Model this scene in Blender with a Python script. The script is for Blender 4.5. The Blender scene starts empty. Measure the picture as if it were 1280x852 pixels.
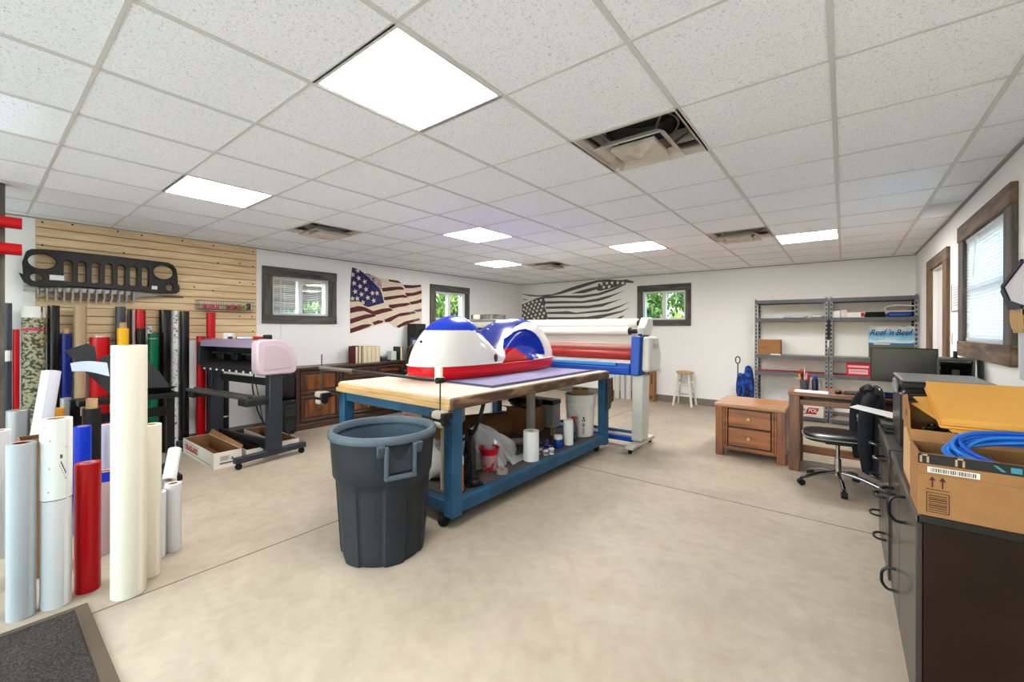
import bpy, bmesh, math, random
from mathutils import Vector, Matrix, Euler
random.seed(7)
SC = bpy.context.scene
COL = SC.collection
PI = math.pi

# ------------------------------------------------------------------ materials
def lin0(c):
    return tuple(((v/255)/12.92 if v/255 <= .04045 else ((v/255+.055)/1.055)**2.4) for v in c)
def lin(c):
    """display colour -> reflectance: colours below were read under the room's strong light"""
    r = lin0(c); y = .3*r[0]+.6*r[1]+.1*r[2]
    k = .55+.17*min(1,y/.2) if y < .2 else .72+.10*min(1,(y-.2)/.55)
    return tuple(v*k for v in r)

MATS = {}
def M(name, rgb, rough=.5, metal=0., var=0., vscale=8., bump=0., bscale=60., spec=.3, coat=0.,
      stretch=None, rgb2=None, thresh=None, alpha=None, trans=0., emit=None):
    """principled material with optional noise colour variation and bump, in object coordinates"""
    if name in MATS: return MATS[name]
    m = bpy.data.materials.new(name); m.use_nodes = True
    nt = m.node_tree; b = nt.nodes['Principled BSDF']
    c = lin(rgb) + (1,)
    b.inputs['Base Color'].default_value = c
    b.inputs['Roughness'].default_value = rough
    b.inputs['Metallic'].default_value = metal
    b.inputs['Specular IOR Level'].default_value = spec
    b.inputs['Coat Weight'].default_value = coat
    b.inputs['Transmission Weight'].default_value = trans
    if alpha is not None: b.inputs['Alpha'].default_value = alpha
    if emit:
        b.inputs['Emission Color'].default_value = lin(emit[0]) + (1,)
        b.inputs['Emission Strength'].default_value = emit[1]
    if var or bump or rgb2:
        tc = nt.nodes.new('ShaderNodeTexCoord'); mp = nt.nodes.new('ShaderNodeMapping')
        nt.links.new(tc.outputs['Object'], mp.inputs['Vector'])
        if stretch: mp.inputs['Scale'].default_value = stretch
    if var or rgb2:
        n = nt.nodes.new('ShaderNodeTexNoise'); n.inputs['Scale'].default_value = vscale
        n.inputs['Detail'].default_value = 5
        nt.links.new(mp.outputs['Vector'], n.inputs['Vector'])
        r = nt.nodes.new('ShaderNodeValToRGB')
        t = thresh or (.3, .7)
        r.color_ramp.elements[0].position = t[0]; r.color_ramp.elements[1].position = t[1]
        if rgb2: c0 = c; c1 = lin(rgb2) + (1,)
        else:
            c0 = tuple(max(0, v*(1-var)) for v in c[:3]) + (1,); c1 = tuple(min(1, v*(1+var)) for v in c[:3]) + (1,)
        r.color_ramp.elements[0].color = c0; r.color_ramp.elements[1].color = c1
        nt.links.new(n.outputs['Fac'], r.inputs['Fac']); nt.links.new(r.outputs['Color'], b.inputs['Base Color'])
    if bump:
        n2 = nt.nodes.new('ShaderNodeTexNoise'); n2.inputs['Scale'].default_value = bscale; n2.inputs['Detail'].default_value = 3
        nt.links.new(mp.outputs['Vector'], n2.inputs['Vector'])
        bp = nt.nodes.new('ShaderNodeBump'); bp.inputs['Strength'].default_value = bump; bp.inputs['Distance'].default_value = .01
        nt.links.new(n2.outputs['Fac'], bp.inputs['Height']); nt.links.new(bp.outputs['Normal'], b.inputs['Normal'])
    MATS[name] = m
    return m

def mat_emit(name, rgb, strength):
    m = bpy.data.materials.new(name); m.use_nodes = True; nt = m.node_tree
    nt.nodes.remove(nt.nodes['Principled BSDF'])
    e = nt.nodes.new('ShaderNodeEmission'); e.inputs['Color'].default_value = lin(rgb)+(1,); e.inputs['Strength'].default_value = strength
    nt.links.new(e.outputs[0], nt.nodes['Material Output'].inputs['Surface']); return m

def mat_glass(name, tint=(235,242,240), gloss=.04):
    m = bpy.data.materials.new(name); m.use_nodes = True; nt = m.node_tree
    nt.nodes.remove(nt.nodes['Principled BSDF'])
    t = nt.nodes.new('ShaderNodeBsdfTransparent'); t.inputs['Color'].default_value = lin(tint)+(1,)
    g = nt.nodes.new('ShaderNodeBsdfGlossy'); g.inputs['Roughness'].default_value = .02
    x = nt.nodes.new('ShaderNodeMixShader'); x.inputs['Fac'].default_value = gloss
    nt.links.new(t.outputs[0], x.inputs[1]); nt.links.new(g.outputs[0], x.inputs[2])
    nt.links.new(x.outputs[0], nt.nodes['Material Output'].inputs['Surface']); return m

def mat_wood(name, c1, c2, axis='x', scale=6., rough=.45, bump=.1, coat=0.):
    m = bpy.data.materials.new(name); m.use_nodes = True; nt = m.node_tree; b = nt.nodes['Principled BSDF']
    tc = nt.nodes.new('ShaderNodeTexCoord'); mp = nt.nodes.new('ShaderNodeMapping')
    s = {'x': (.12,1,1), 'y': (1,.12,1), 'z': (1,1,.12)}[axis]
    mp.inputs['Scale'].default_value = s
    nt.links.new(tc.outputs['Object'], mp.inputs['Vector'])
    n = nt.nodes.new('ShaderNodeTexNoise'); n.inputs['Scale'].default_value = scale*4; n.inputs['Detail'].default_value = 6; n.inputs['Distortion'].default_value = .6
    nt.links.new(mp.outputs['Vector'], n.inputs['Vector'])
    r = nt.nodes.new('ShaderNodeValToRGB'); r.color_ramp.elements[0].position = .35; r.color_ramp.elements[1].position = .68
    r.color_ramp.elements[0].color = lin(c1)+(1,); r.color_ramp.elements[1].color = lin(c2)+(1,)
    nt.links.new(n.outputs['Fac'], r.inputs['Fac']); nt.links.new(r.outputs['Color'], b.inputs['Base Color'])
    b.inputs['Roughness'].default_value = rough; b.inputs['Coat Weight'].default_value = coat
    if bump:
        bp = nt.nodes.new('ShaderNodeBump'); bp.inputs['Strength'].default_value = bump; bp.inputs['Distance'].default_value = .004
        nt.links.new(n.outputs['Fac'], bp.inputs['Height']); nt.links.new(bp.outputs['Normal'], b.inputs['Normal'])
    MATS[name] = m; return m

# ------------------------------------------------------------------ mesh builder
class MB:
    def __init__(s): s.v = []; s.f = []; s.m = []; s.sm = []
    def add(s, vs, fs, mi=0, smooth=False):
        o = len(s.v); s.v += [tuple(v) for v in vs]
        for f in fs: s.f.append([o+i for i in f]); s.m.append(mi); s.sm.append(smooth)
        return s
    def box(s, x0, x1, y0, y1, z0, z1, mi=0, R=None):
        vs = [(x,y,z) for z in (z0,z1) for y in (y0,y1) for x in (x0,x1)]
        if R is not None: vs = [tuple(R @ Vector(v)) for v in vs]
        return s.add(vs, [(0,2,3,1),(4,5,7,6),(0,1,5,4),(2,6,7,3),(0,4,6,2),(1,3,7,5)], mi)
    def bar(s, p, q, w, h, mi=0, up=(0,0,1)):
        p = Vector(p); q = Vector(q); d = (q-p).normalized(); u = Vector(up)
        if abs(d.dot(u)) > .98: u = Vector((1,0,0))
        a = d.cross(u).normalized()*w/2; b = a.cross(d).normalized()*h/2
        vs = [p-a-b, p+a-b, p-a+b, p+a+b, q-a-b, q+a-b, q-a+b, q+a+b]
        return s.add(vs, [(0,2,3,1),(4,5,7,6),(0,1,5,4),(2,6,7,3),(0,4,6,2),(1,3,7,5)], mi)
    def cyl(s, p, q, r, r2=None, n=20, mi=0, cap=True):
        p = Vector(p); q = Vector(q); r2 = r if r2 is None else r2
        d = (q-p).normalized(); u = Vector((0,0,1)) if abs(d.z) < .9 else Vector((1,0,0))
        a = d.cross(u).normalized(); b = d.cross(a)
        vs = []
        for c, rr in ((p,r),(q,r2)):
            vs += [c + (a*math.cos(2*PI*i/n) + b*math.sin(2*PI*i/n))*rr for i in range(n)]
        s.add(vs, [(i,(i+1)%n,n+(i+1)%n,n+i) for i in range(n)], mi, True)
        if cap:
            s.add(vs[:n], [tuple(range(n))[::-1]], mi); s.add(vs[n:], [tuple(range(n))], mi)
        return s
    def tube(s, path, r, n=8, mi=0, closed=False, rfun=None):
        P = [Vector(p) for p in path]; k = len(P); vs = []; prev = None
        for i in range(k):
            if closed: d = (P[(i+1)%k]-P[i-1]).normalized()
            else: d = (P[min(i+1,k-1)]-P[max(i-1,0)]).normalized()
            if prev is None:
                u = Vector((0,0,1)) if abs(d.z) < .9 else Vector((1,0,0)); a = d.cross(u).normalized()
            else: a = (prev - d*prev.dot(d)).normalized()
            prev = a; b = d.cross(a); rr = rfun(i/(k-1)) if rfun else r
            vs += [P[i] + (a*math.cos(2*PI*j/n)+b*math.sin(2*PI*j/n))*rr for j in range(n)]
        fs = []
        for i in range(k if closed else k-1):
            i2 = (i+1)%k
            fs += [(i*n+j, i*n+(j+1)%n, i2*n+(j+1)%n, i2*n+j) for j in range(n)]
        s.add(vs, fs, mi, True)
        if not closed:
            s.add(vs[:n], [tuple(range(n))[::-1]], mi); s.add(vs[-n:], [tuple(range(n))], mi)
        return s
    def lathe(s, prof, c=(0,0,0), n=32, mi=0, closed=False, rmod=None, mfun=None):
        c = Vector(c); vs = []
        for (r, z) in prof:
            for i in range(n):
                t = 2*PI*i/n; rr = rmod(r, z, t) if rmod else r
                vs.append(c + Vector((rr*math.cos(t), rr*math.sin(t), z)))
        k = len(prof); fs = []
        for i in range(k if closed else k-1):
            i2 = (i+1)%k
            fs += [(i*n+j, i*n+(j+1)%n, i2*n+(j+1)%n, i2*n+j) for j in range(n)]
        s.add(vs, fs, mi, True)
        if mfun:
            for q in range(len(fs)): s.m[len(s.m)-len(fs)+q] = mfun(q//n)
        if not closed:
            if prof[0][0] > 1e-5: s.add(vs[:n], [tuple(range(n))[::-1]], mi)
            if prof[-1][0] > 1e-5: s.add(vs[-n:], [tuple(range(n))], mi)
        return s
    def prism(s, pts, axis, a, b, mi=0):
        n = len(pts)
        def mk(p, t): return {'x': (t,p[0],p[1]), 'y': (p[0],t,p[1]), 'z': (p[0],p[1],t)}[axis]
        vs = [mk(p,a) for p in pts] + [mk(p,b) for p in pts]
        s.add(vs, [tuple(range(n)), tuple(range(2*n-1,n-1,-1))] + [(i,n+i,n+(i+1)%n,(i+1)%n) for i in range(n)], mi)
        return s
    def blob(s, c, r, n=16, m=10, mi=0, e=1.0, jit=0., seed=0):
        rd = random.Random(seed); c = Vector(c); vs = []
        ph = [rd.uniform(0,6.28) for _ in range(6)]
        sg = lambda v: math.copysign(abs(v)**e, v)
        for i in range(m+1):
            a = -PI/2 + PI*i/m
            for j in range(n):
                t = 2*PI*j/n
                k = 1 + jit*(math.sin(3*t+ph[0]+2*a)+math.sin(5*a+ph[1]+2*t)+.6*math.sin(7*t+ph[2]-4*a))/2
                vs.append(c + Vector((r[0]*sg(math.cos(a))*sg(math.cos(t))*k, r[1]*sg(math.cos(a))*sg(math.sin(t))*k, r[2]*sg(math.sin(a))*k)))
        fs = [(i*n+j, i*n+(j+1)%n, (i+1)*n+(j+1)%n, (i+1)*n+j) for i in range(m) for j in range(n)]
        return s.add(vs, fs, mi, True)
    def grid(s, fn, nu, nv, mi=0, cu=False, cv=False):
        vs = [fn(i/nu, j/nv) for i in range(nu + (0 if cu else 1)) for j in range(nv + (0 if cv else 1))]
        w = nv + (0 if cv else 1); h = nu + (0 if cu else 1); fs = []
        for i in range(nu):
            for j in range(nv):
                fs.append((i*w+j, ((i+1)%h)*w+j, ((i+1)%h)*w+(j+1)%w, i*w+(j+1)%w))
        return s.add(vs, fs, mi, True)
    def build(s, name, mats, parent=None, loc=None, rot=0, bevel=0, angle=35, seg=2, fix=True):
        me = bpy.data.meshes.new(name)
        me.from_pydata(s.v, [], s.f)
        mats = mats if isinstance(mats, (list,tuple)) else [mats]
        for m in mats: me.materials.append(m)
        me.polygons.foreach_set('material_index', s.m)
        me.polygons.foreach_set('use_smooth', [True]*len(s.f))
        if fix:
            bm = bmesh.new(); bm.from_mesh(me)
            bmesh.ops.remove_doubles(bm, verts=bm.verts, dist=1e-5) if len(s.v) < 20000 and not bevel else None
            bmesh.ops.recalc_face_normals(bm, faces=bm.faces); bm.to_mesh(me); bm.free()
        me.set_sharp_from_angle(angle=math.radians(angle))
        me.validate(); me.update()
        o = bpy.data.objects.new(name, me); COL.objects.link(o)
        if parent is not None: o.parent = parent
        if loc is not None: o.location = loc
        if rot: o.rotation_euler = (0,0,rot)
        if bevel:
            bv = o.modifiers.new('Bevel', 'BEVEL'); bv.width = bevel; bv.segments = seg; bv.limit_method = 'ANGLE'; bv.angle_limit = math.radians(40)
            bv.harden_normals = False
        return o

def tag(o, label=None, cat=None, group=None, kind=None):
    if label: o['label'] = label
    if cat: o['category'] = cat
    if group: o['group'] = group
    if kind: o['kind'] = kind
    return o
def thing(name, label, cat, loc=(0,0,0), rot=0, group=None):
    o = bpy.data.objects.new(name, None); COL.objects.link(o); o.location = loc; o.rotation_euler = (0,0,rot)
    o.empty_display_size = .1
    return tag(o, label, cat, group)
def struct(o): o['kind'] = 'structure'; return o
def copy_tree(o, parent=None):
    c = o.copy(); COL.objects.link(c)
    if parent is not None: c.parent = parent
    for ch in list(o.children): copy_tree(ch, c)
    return c
ORD = ['first','second','third','fourth','fifth','sixth','seventh','eighth','ninth','tenth','eleventh','twelfth','thirteenth','fourteenth','fifteenth']

def text_mesh(name, body, size, mat, parent, mw, shear=0., extrude=.0006, align='CENTER', bold=0., sx=1.):
    cu = bpy.data.curves.new(name, 'FONT'); cu.body = body; cu.size = size; cu.align_x = align; cu.align_y = 'CENTER'
    cu.extrude = extrude; cu.shear = shear; cu.offset = bold
    t = bpy.data.objects.new(name, cu)
    me = bpy.data.meshes.new_from_object(t)
    bpy.data.objects.remove(t); bpy.data.curves.remove(cu)
    me.name = name; me.materials.clear(); me.materials.append(mat)
    if sx != 1: me.transform(Matrix.Diagonal((sx,1,1,1)))
    me.transform(mw)
    o = bpy.data.objects.new(name, me); COL.objects.link(o); o.parent = parent
    return o
def face_mat(origin, right, up):
    r = Vector(right).normalized(); u = Vector(up).normalized(); n = r.cross(u)
    m = Matrix((( r.x,u.x,n.x,origin[0]),(r.y,u.y,n.y,origin[1]),(r.z,u.z,n.z,origin[2]),(0,0,0,1)))
    return m
def plate_holes(outer, holes, depth, bev=.0):
    """2-D outline with holes, extruded: returns mesh in local XY"""
    cu = bpy.data.curves.new('plate', 'CURVE'); cu.dimensions = '2D'; cu.fill_mode = 'BOTH'; cu.extrude = depth/2; cu.bevel_depth = bev; cu.bevel_resolution = 2
    for pts in [outer]+holes:
        sp = cu.splines.new('POLY'); sp.points.add(len(pts)-1); sp.use_cyclic_u = True
        for p, q in zip(sp.points, pts): p.co = (q[0], q[1], 0, 1)
    t = bpy.data.objects.new('plate', cu); me = bpy.data.meshes.new_from_object(t)
    bpy.data.objects.remove(t); bpy.data.curves.remove(cu); return me

def smooth_pts(pts, n=6, closed=False):
    """Catmull-Rom through 3-D points"""
    P = [Vector(p) for p in pts]; k = len(P); out = []
    for i in range(k if closed else k-1):
        p0 = P[i-1] if (closed or i > 0) else P[0]*2-P[1]; p1 = P[i]; p2 = P[(i+1)%k]
        p3 = P[(i+2)%k] if (closed or i+2 < k) else P[-1]*2-P[-2]
        for j in range(n):
            t = j/n
            out.append(.5*((2*p1)+(p2-p0)*t+(2*p0-5*p1+4*p2-p3)*t*t+(3*p1-p0-3*p2+p3)*t**3))
    if not closed: out.append(P[-1])
    return out
def interp(x, tab):
    if x <= tab[0][0]: return tab[0][1]
    for (a,b),(c,d) in zip(tab, tab[1:]):
        if x <= c: return b+(d-b)*(x-a)/(c-a) if c > a else d
    return tab[-1][1]
def in_poly(x, y, P):
    r = False; j = len(P)-1
    for i in range(len(P)):
        xi, yi = P[i]; xj, yj = P[j]
        if (yi > y) != (yj > y) and x < (xj-xi)*(y-yi)/(yj-yi)+xi: r = not r
        j = i
    return r

# ------------------------------------------------------------------ shared materials
WHITE = M('wall_paint', (253,252,251), .75, bump=.03, bscale=120)
BLACK = M('black_plastic', (28,28,29), .4)
BLACKM = M('black_metal', (32,32,34), .4, metal=.3)
DGREY = M('dark_grey_metal', (68,70,74), .45, metal=.2)
CHROME = M('chrome', (200,200,203), .15, metal=1.)
STEEL = M('steel', (165,164,160), .35, metal=.9)
RUBBER = M('rubber', (24,24,24), .75)
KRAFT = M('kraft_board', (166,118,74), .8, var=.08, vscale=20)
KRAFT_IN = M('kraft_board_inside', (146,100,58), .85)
CORE = M('cardboard_core', (196,158,112), .8)
WPAPER = M('white_paper', (236,235,232), .6)
WPLAST = M('white_plastic', (230,229,226), .4)
RED = M('red_film', (205,10,22), .3)
RAWWOOD = mat_wood('raw_wood', (190,146,92), (222,184,132), 'x', 3)
EXPOSURE = 1.58
# ------------------------------------------------------------------ room
XL, XR, YB, YF, ZC = -6.338, .825, 8.482, -2.6, 2.532
GX, GY, T = -.0394, .3201, .61

def floor_mat():
    m = bpy.data.materials.new('concrete_floor'); m.use_nodes = True; nt = m.node_tree; b = nt.nodes['Principled BSDF']
    N = nt.nodes.new; L = nt.links.new
    tc = N('ShaderNodeTexCoord')
    n1 = N('ShaderNodeTexNoise'); n1.inputs['Scale'].default_value = .9; n1.inputs['Detail'].default_value = 8; n1.inputs['Roughness'].default_value = .65
    n2 = N('ShaderNodeTexNoise'); n2.inputs['Scale'].default_value = 14; n2.inputs['Detail'].default_value = 6
    n3 = N('ShaderNodeTexNoise'); n3.inputs['Scale'].default_value = 3.2; n3.inputs['Detail'].default_value = 8; n3.inputs['Distortion'].default_value = 1.2
    for n in (n1,n2,n3): L(tc.outputs['Object'], n.inputs['Vector'])
    r1 = N('ShaderNodeValToRGB'); e = r1.color_ramp.elements
    e[0].position = .3; e[0].color = lin((175,160,141))+(1,); e[1].position = .7; e[1].color = lin((197,183,164))+(1,)
    L(n1.outputs['Fac'], r1.inputs['Fac'])
    r2 = N('ShaderNodeValToRGB'); e = r2.color_ramp.elements
    e[0].position = .35; e[0].color = (.88,.87,.86,1); e[1].position = .62; e[1].color = (1,1,1,1)
    L(n2.outputs['Fac'], r2.inputs['Fac'])
    r3 = N('ShaderNodeValToRGB'); e = r3.color_ramp.elements
    e[0].position = .34; e[0].color = (.86,.84,.81,1); e[1].position = .5; e[1].color = (1,1,1,1)
    L(n3.outputs['Fac'], r3.inputs['Fac'])
    m1 = N('ShaderNodeMixRGB'); m1.blend_type = 'MULTIPLY'; m1.inputs[0].default_value = .7; L(r1.outputs[0], m1.inputs[1]); L(r2.outputs[0], m1.inputs[2])
    m2 = N('ShaderNodeMixRGB'); m2.blend_type = 'MULTIPLY'; m2.inputs[0].default_value = .55; L(m1.outputs[0], m2.inputs[1]); L(r3.outputs[0], m2.inputs[2])
    L(m2.outputs[0], b.inputs['Base Color'])
    b.inputs['Roughness'].default_value = .5; b.inputs['Specular IOR Level'].default_value = .35
    bp = N('ShaderNodeBump'); bp.inputs['Strength'].default_value = .12; bp.inputs['Distance'].default_value = .01
    L(n2.outputs['Fac'], bp.inputs['Height']); L(bp.outputs['Normal'], b.inputs['Normal'])
    return m
JOINT = M('floor_joint', (118,102,84), .9)
fl = MB().box(XL-.2, XR+.2, YF-.2, YB+.2, -.1, 0).build('floor', floor_mat()); struct(fl)
# saw-cut control joints, thin inlaid strips in the slab
j = MB()
jx = -2.62
j.box(-2.972, -2.964, YF, YB, 0, .0012); j.box(XL, XR, 3.905, 3.913, 0, .0012)
struct(j.build('control_joint', JOINT, fl))

def wall_with_holes(name, axis, pos0, pos1, a0, a1, z0, z1, holes, mat):
    mb = MB()
    def bx(u0,u1,w0,w1):
        if u1-u0 < 1e-4 or w1-w0 < 1e-4: return
        if axis == 'x': mb.box(pos0,pos1,u0,u1,w0,w1)
        else: mb.box(u0,u1,pos0,pos1,w0,w1)
    cur = a0
    for (h0,h1,hz0,hz1) in sorted(holes):
        bx(cur,h0,z0,z1); bx(h0,h1,z0,hz0); bx(h0,h1,hz1,z1); cur = h1
    bx(cur,a1,z0,z1)
    return struct(mb.build(name, mat))
W1 = (2.60,3.42,1.62,2.17); W2 = (5.62,6.44,1.61,2.17); W3 = (-3.24,-2.40,1.62,2.19); WR = (4.05,5.22,1.34,2.20)
wl = wall_with_holes('wall_left', 'x', XL-.18, XL, YF-.18, YB+.18, 0, 2.9, [W1,W2], WHITE)
wr = wall_with_holes('wall_right', 'x', XR, XR+.18, YF-.18, YB+.18, 0, 2.9, [WR, (6.15,6.98,0,2.14)], WHITE)
wb = wall_with_holes('wall_back', 'y', YB, YB+.18, XL-.001, XR+.001, 0, 2.9, [W3], WHITE)
WF = [(-5.6,-2.9,.02,2.35),(-2.7,.45,.02,2.35)]
wf = wall_with_holes('wall_front', 'y', YF-.18, YF, XL-.001, XR+.001, 0, 2.9, WF, WHITE)
struct(MB().box(XL-.18, XR+.18, YF-.18, YB+.18, 2.9, 3.0).build('trim_9', WHITE))      # unseen deck above the suspended ceiling, added to stop light leaking in
BASEM = M('base_cove', (139,128,118), .6, var=.08, vscale=6)
struct(MB().box(XL+.02, XR-.01, YB-.012, YB, 0, .13).build('baseboard_back', BASEM, bevel=.003))
struct(MB().box(XL, XL+.012, YF, YB, 0, .13).build('baseboard_left', BASEM, bevel=.003))
struct(MB().box(XR-.012, XR, YF, 5.93, 0, .13).box(XR-.012, XR, 7.2, YB, 0, .13).build('baseboard_right', BASEM, bevel=.003))

# suspended ceiling
def tile_mat():
    m = bpy.data.materials.new('ceiling_tile'); m.use_nodes = True; nt = m.node_tree; b = nt.nodes['Principled BSDF']
    N = nt.nodes.new; L = nt.links.new
    tc = N('ShaderNodeTexCoord'); mp = N('ShaderNodeMapping'); mp.inputs['Scale'].default_value = (1,1.0,1); L(tc.outputs['Object'], mp.inputs['Vector'])
    v = N('ShaderNodeTexNoise'); v.inputs['Scale'].default_value = 120; v.inputs['Detail'].default_value = 2.5; v.inputs['Distortion'].default_value = 1.5
    L(mp.outputs['Vector'], v.inputs['Vector'])
    r = N('ShaderNodeValToRGB'); e = r.color_ramp.elements
    e[0].position = .33; e[0].color = lin0((198,200,203))+(1,); e[1].position = .43; e[1].color = lin0((243,247,252))+(1,)
    L(v.outputs['Fac'], r.inputs['Fac']); L(r.outputs[0], b.inputs['Base Color'])
    bp = N('ShaderNodeBump'); bp.inputs['Strength'].default_value = .35; bp.inputs['Distance'].default_value = .004
    L(r.outputs[0], bp.inputs['Height']); L(bp.outputs['Normal'], b.inputs['Normal'])
    b.inputs['Roughness'].default_value = .9; b.inputs['Specular IOR Level'].default_value = .1
    return m
LIGHTS = [(2,1),(6,1),(5,5),(7,8),(3,8),(0,9)]
VENTS = [(1,3),(7,3),(6,9),(1,8)]
gone = set(LIGHTS+VENTS)
xs = [GX-T*i for i in range(-2,12)]; ys = [GY+T*jj for jj in range(-6,16)]
mb = MB()
for i in range(-2,12):
    for jj in range(-6,15):
        if (i,jj) in gone: continue
        x1 = min(GX-T*i, XR); x0 = max(GX-T*(i+1), XL); y0 = max(GY+T*jj, YF); y1 = min(GY+T*(jj+1), YB)
        if x1-x0 < .01 or y1-y0 < .01: continue
        mb.box(x0,x1,y0,y1,ZC,ZC+.015)
ce = struct(mb.build('ceiling', tile_mat()))
GRIDM = M('ceiling_grid_paint', (226,225,224), .5)
GRIDS = M('ceiling_grid_edge', (172,170,167), .6)
mb = MB()
for i in range(-1,12):
    x = GX-T*i
    if XL < x < XR: mb.box(x-.0105,x+.0105,YF,YB,ZC-.006,ZC+.01)
for jj in range(-5,15):
    y = GY+T*jj
    if YF < y < YB: mb.box(XL,XR,y-.008,y+.008,ZC-.004,ZC+.01)
struct(mb.build('ceiling_grid', GRIDM, ce))
mb = MB().box(XL,XR,YB-.022,YB,ZC-.012,ZC).box(XL,XL+.022,YF,YB,ZC-.012,ZC).box(XR-.022,XR,YF,YB,ZC-.012,ZC)
struct(mb.build('trim_1', GRIDS))

DIFF = mat_emit('lamp_diffuser', (255,253,250), 22.0)
def cell(i,jj): return GX-T*(i+.5), GY+T*(jj+.5)
LAB = {(2,1):'square ceiling light panel nearest the camera, over the open floor', (6,1):'square ceiling light panel in front of the slatted wood wall panel',
 (5,5):'square ceiling light panel over the far end of the workbench', (7,8):'square ceiling light panel in the far left corner of the room',
 (3,8):'square ceiling light panel above the blue and white laminator', (0,9):'square ceiling light panel in front of the grey metal shelves',
 (2,-3):'square ceiling light panel behind the camera near the middle', (6,-3):'square ceiling light panel behind the camera on the left'}
for (i,jj) in LIGHTS:
    x, y = cell(i,jj); h = T/2
    t = thing('ceiling_light', LAB[(i,jj)], 'ceiling light', (x,y,ZC-.004), 0, 'square light panels in the ceiling')
    mb = MB(); w = .022
    mb.box(-h,h,-h,-h+w,0,.05); mb.box(-h,h,h-w,h,0,.05); mb.box(-h,-h+w,-h+w,h-w,0,.05); mb.box(h-w,h,-h+w,h-w,0,.05)
    mb.box(-h,h,-h,h,.05,.06)
    mb.build('frame', GRIDM, t)
    MB().box(-h+w,h-w,-h+w,h-w,.006,.012).build('diffuser', DIFF, t)

VENTW = M('vent_stained_white', (222,214,203), .5, var=.0, rgb2=(158,132,104), vscale=5, thresh=(.52,.78))
VENTD = M('vent_duct', (62,62,66), .5, metal=.4)
VLAB = {(1,3):'dusty square ceiling vent nearest the camera, right of the big light panel', (7,3):'square ceiling vent above the window on the left wall',
 (6,9):'small dark ceiling vent in the far left corner', (1,8):'stained square ceiling vent in front of the metal shelves'}
for (i,jj) in VENTS:
    x, y = cell(i,jj); h = T/2
    t = thing('ceiling_vent', VLAB[(i,jj)], 'ceiling vent', (x,y,ZC-.006), 0, 'square air vents in the ceiling')
    def ring(mb, o, i_, zo, zi, th=.004):
        vs = []
        for (r,z) in ((o,zo),(i_,zi),(i_,zi+th),(o,zo+th)): vs += [(-r,-r,z),(r,-r,z),(r,r,z),(-r,r,z)]
        fs = []
        for a in range(4):
            for k in range(4):
                a2 = (a+1)%4; k2 = (k+1)%4
                fs.append((a*4+k, a*4+k2, a2*4+k2, a2*4+k))
        mb.add(vs, fs)
    mb = MB(); ring(mb, h, h-.018, 0, 0); ring(mb, h-.018, h-.06, 0, .06); ring(mb, h-.06, h-.07, .06, .14); mb.build('frame', VENTW, t)
    mb = MB(); ring(mb, .205, .145, -.045, .005); mb.build('deflector', VENTW, t)
    mb = MB(); mb.add([(-.13,-.13,-.045),(.13,-.13,-.045),(.13,.13,-.045),(-.13,.13,-.045),(0,0,-.075),(-.125,-.125,-.02),(.125,-.125,-.02),(.125,.125,-.02),(-.125,.125,-.02)],
        [(0,1,4),(1,2,4),(2,3,4),(3,0,4),(0,5,6,1),(1,6,7,2),(2,7,8,3),(3,8,5,0),(5,8,7,6)]); mb.build('centre_plate', VENTW, t, angle=10)
    MB().lathe([(.215,.10),(.215,.30),(.205,.30),(.205,.10)], n=32, closed=True).build('duct_collar', STEEL, t); MB().lathe([(0,.20),(.204,.20),(.204,.205),(0,.205)], n=32).build('duct_dark', BLACK, t)  # black disc stands in for the shade inside the duct
    for k in range(4):
        a = PI/4+PI/2*k; MB().bar((.14*math.cos(a),.14*math.sin(a),-.02),(.3*math.cos(a),.3*math.sin(a),.1),.012,.012).build('bracket', STEEL, t)
    MB().box(-h+.02,h-.02,-h+.02,h-.02,.32,.33).box(-h+.01,-h+.02,-h+.02,h-.02,.05,.33).box(h-.02,h-.01,-h+.02,h-.02,.05,.33).box(-h+.02,h-.02,-h+.01,-h+.02,.05,.33).box(-h+.02,h-.02,h-.02,h-.01,.05,.33).build('plenum_box', VENTD, t)

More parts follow.
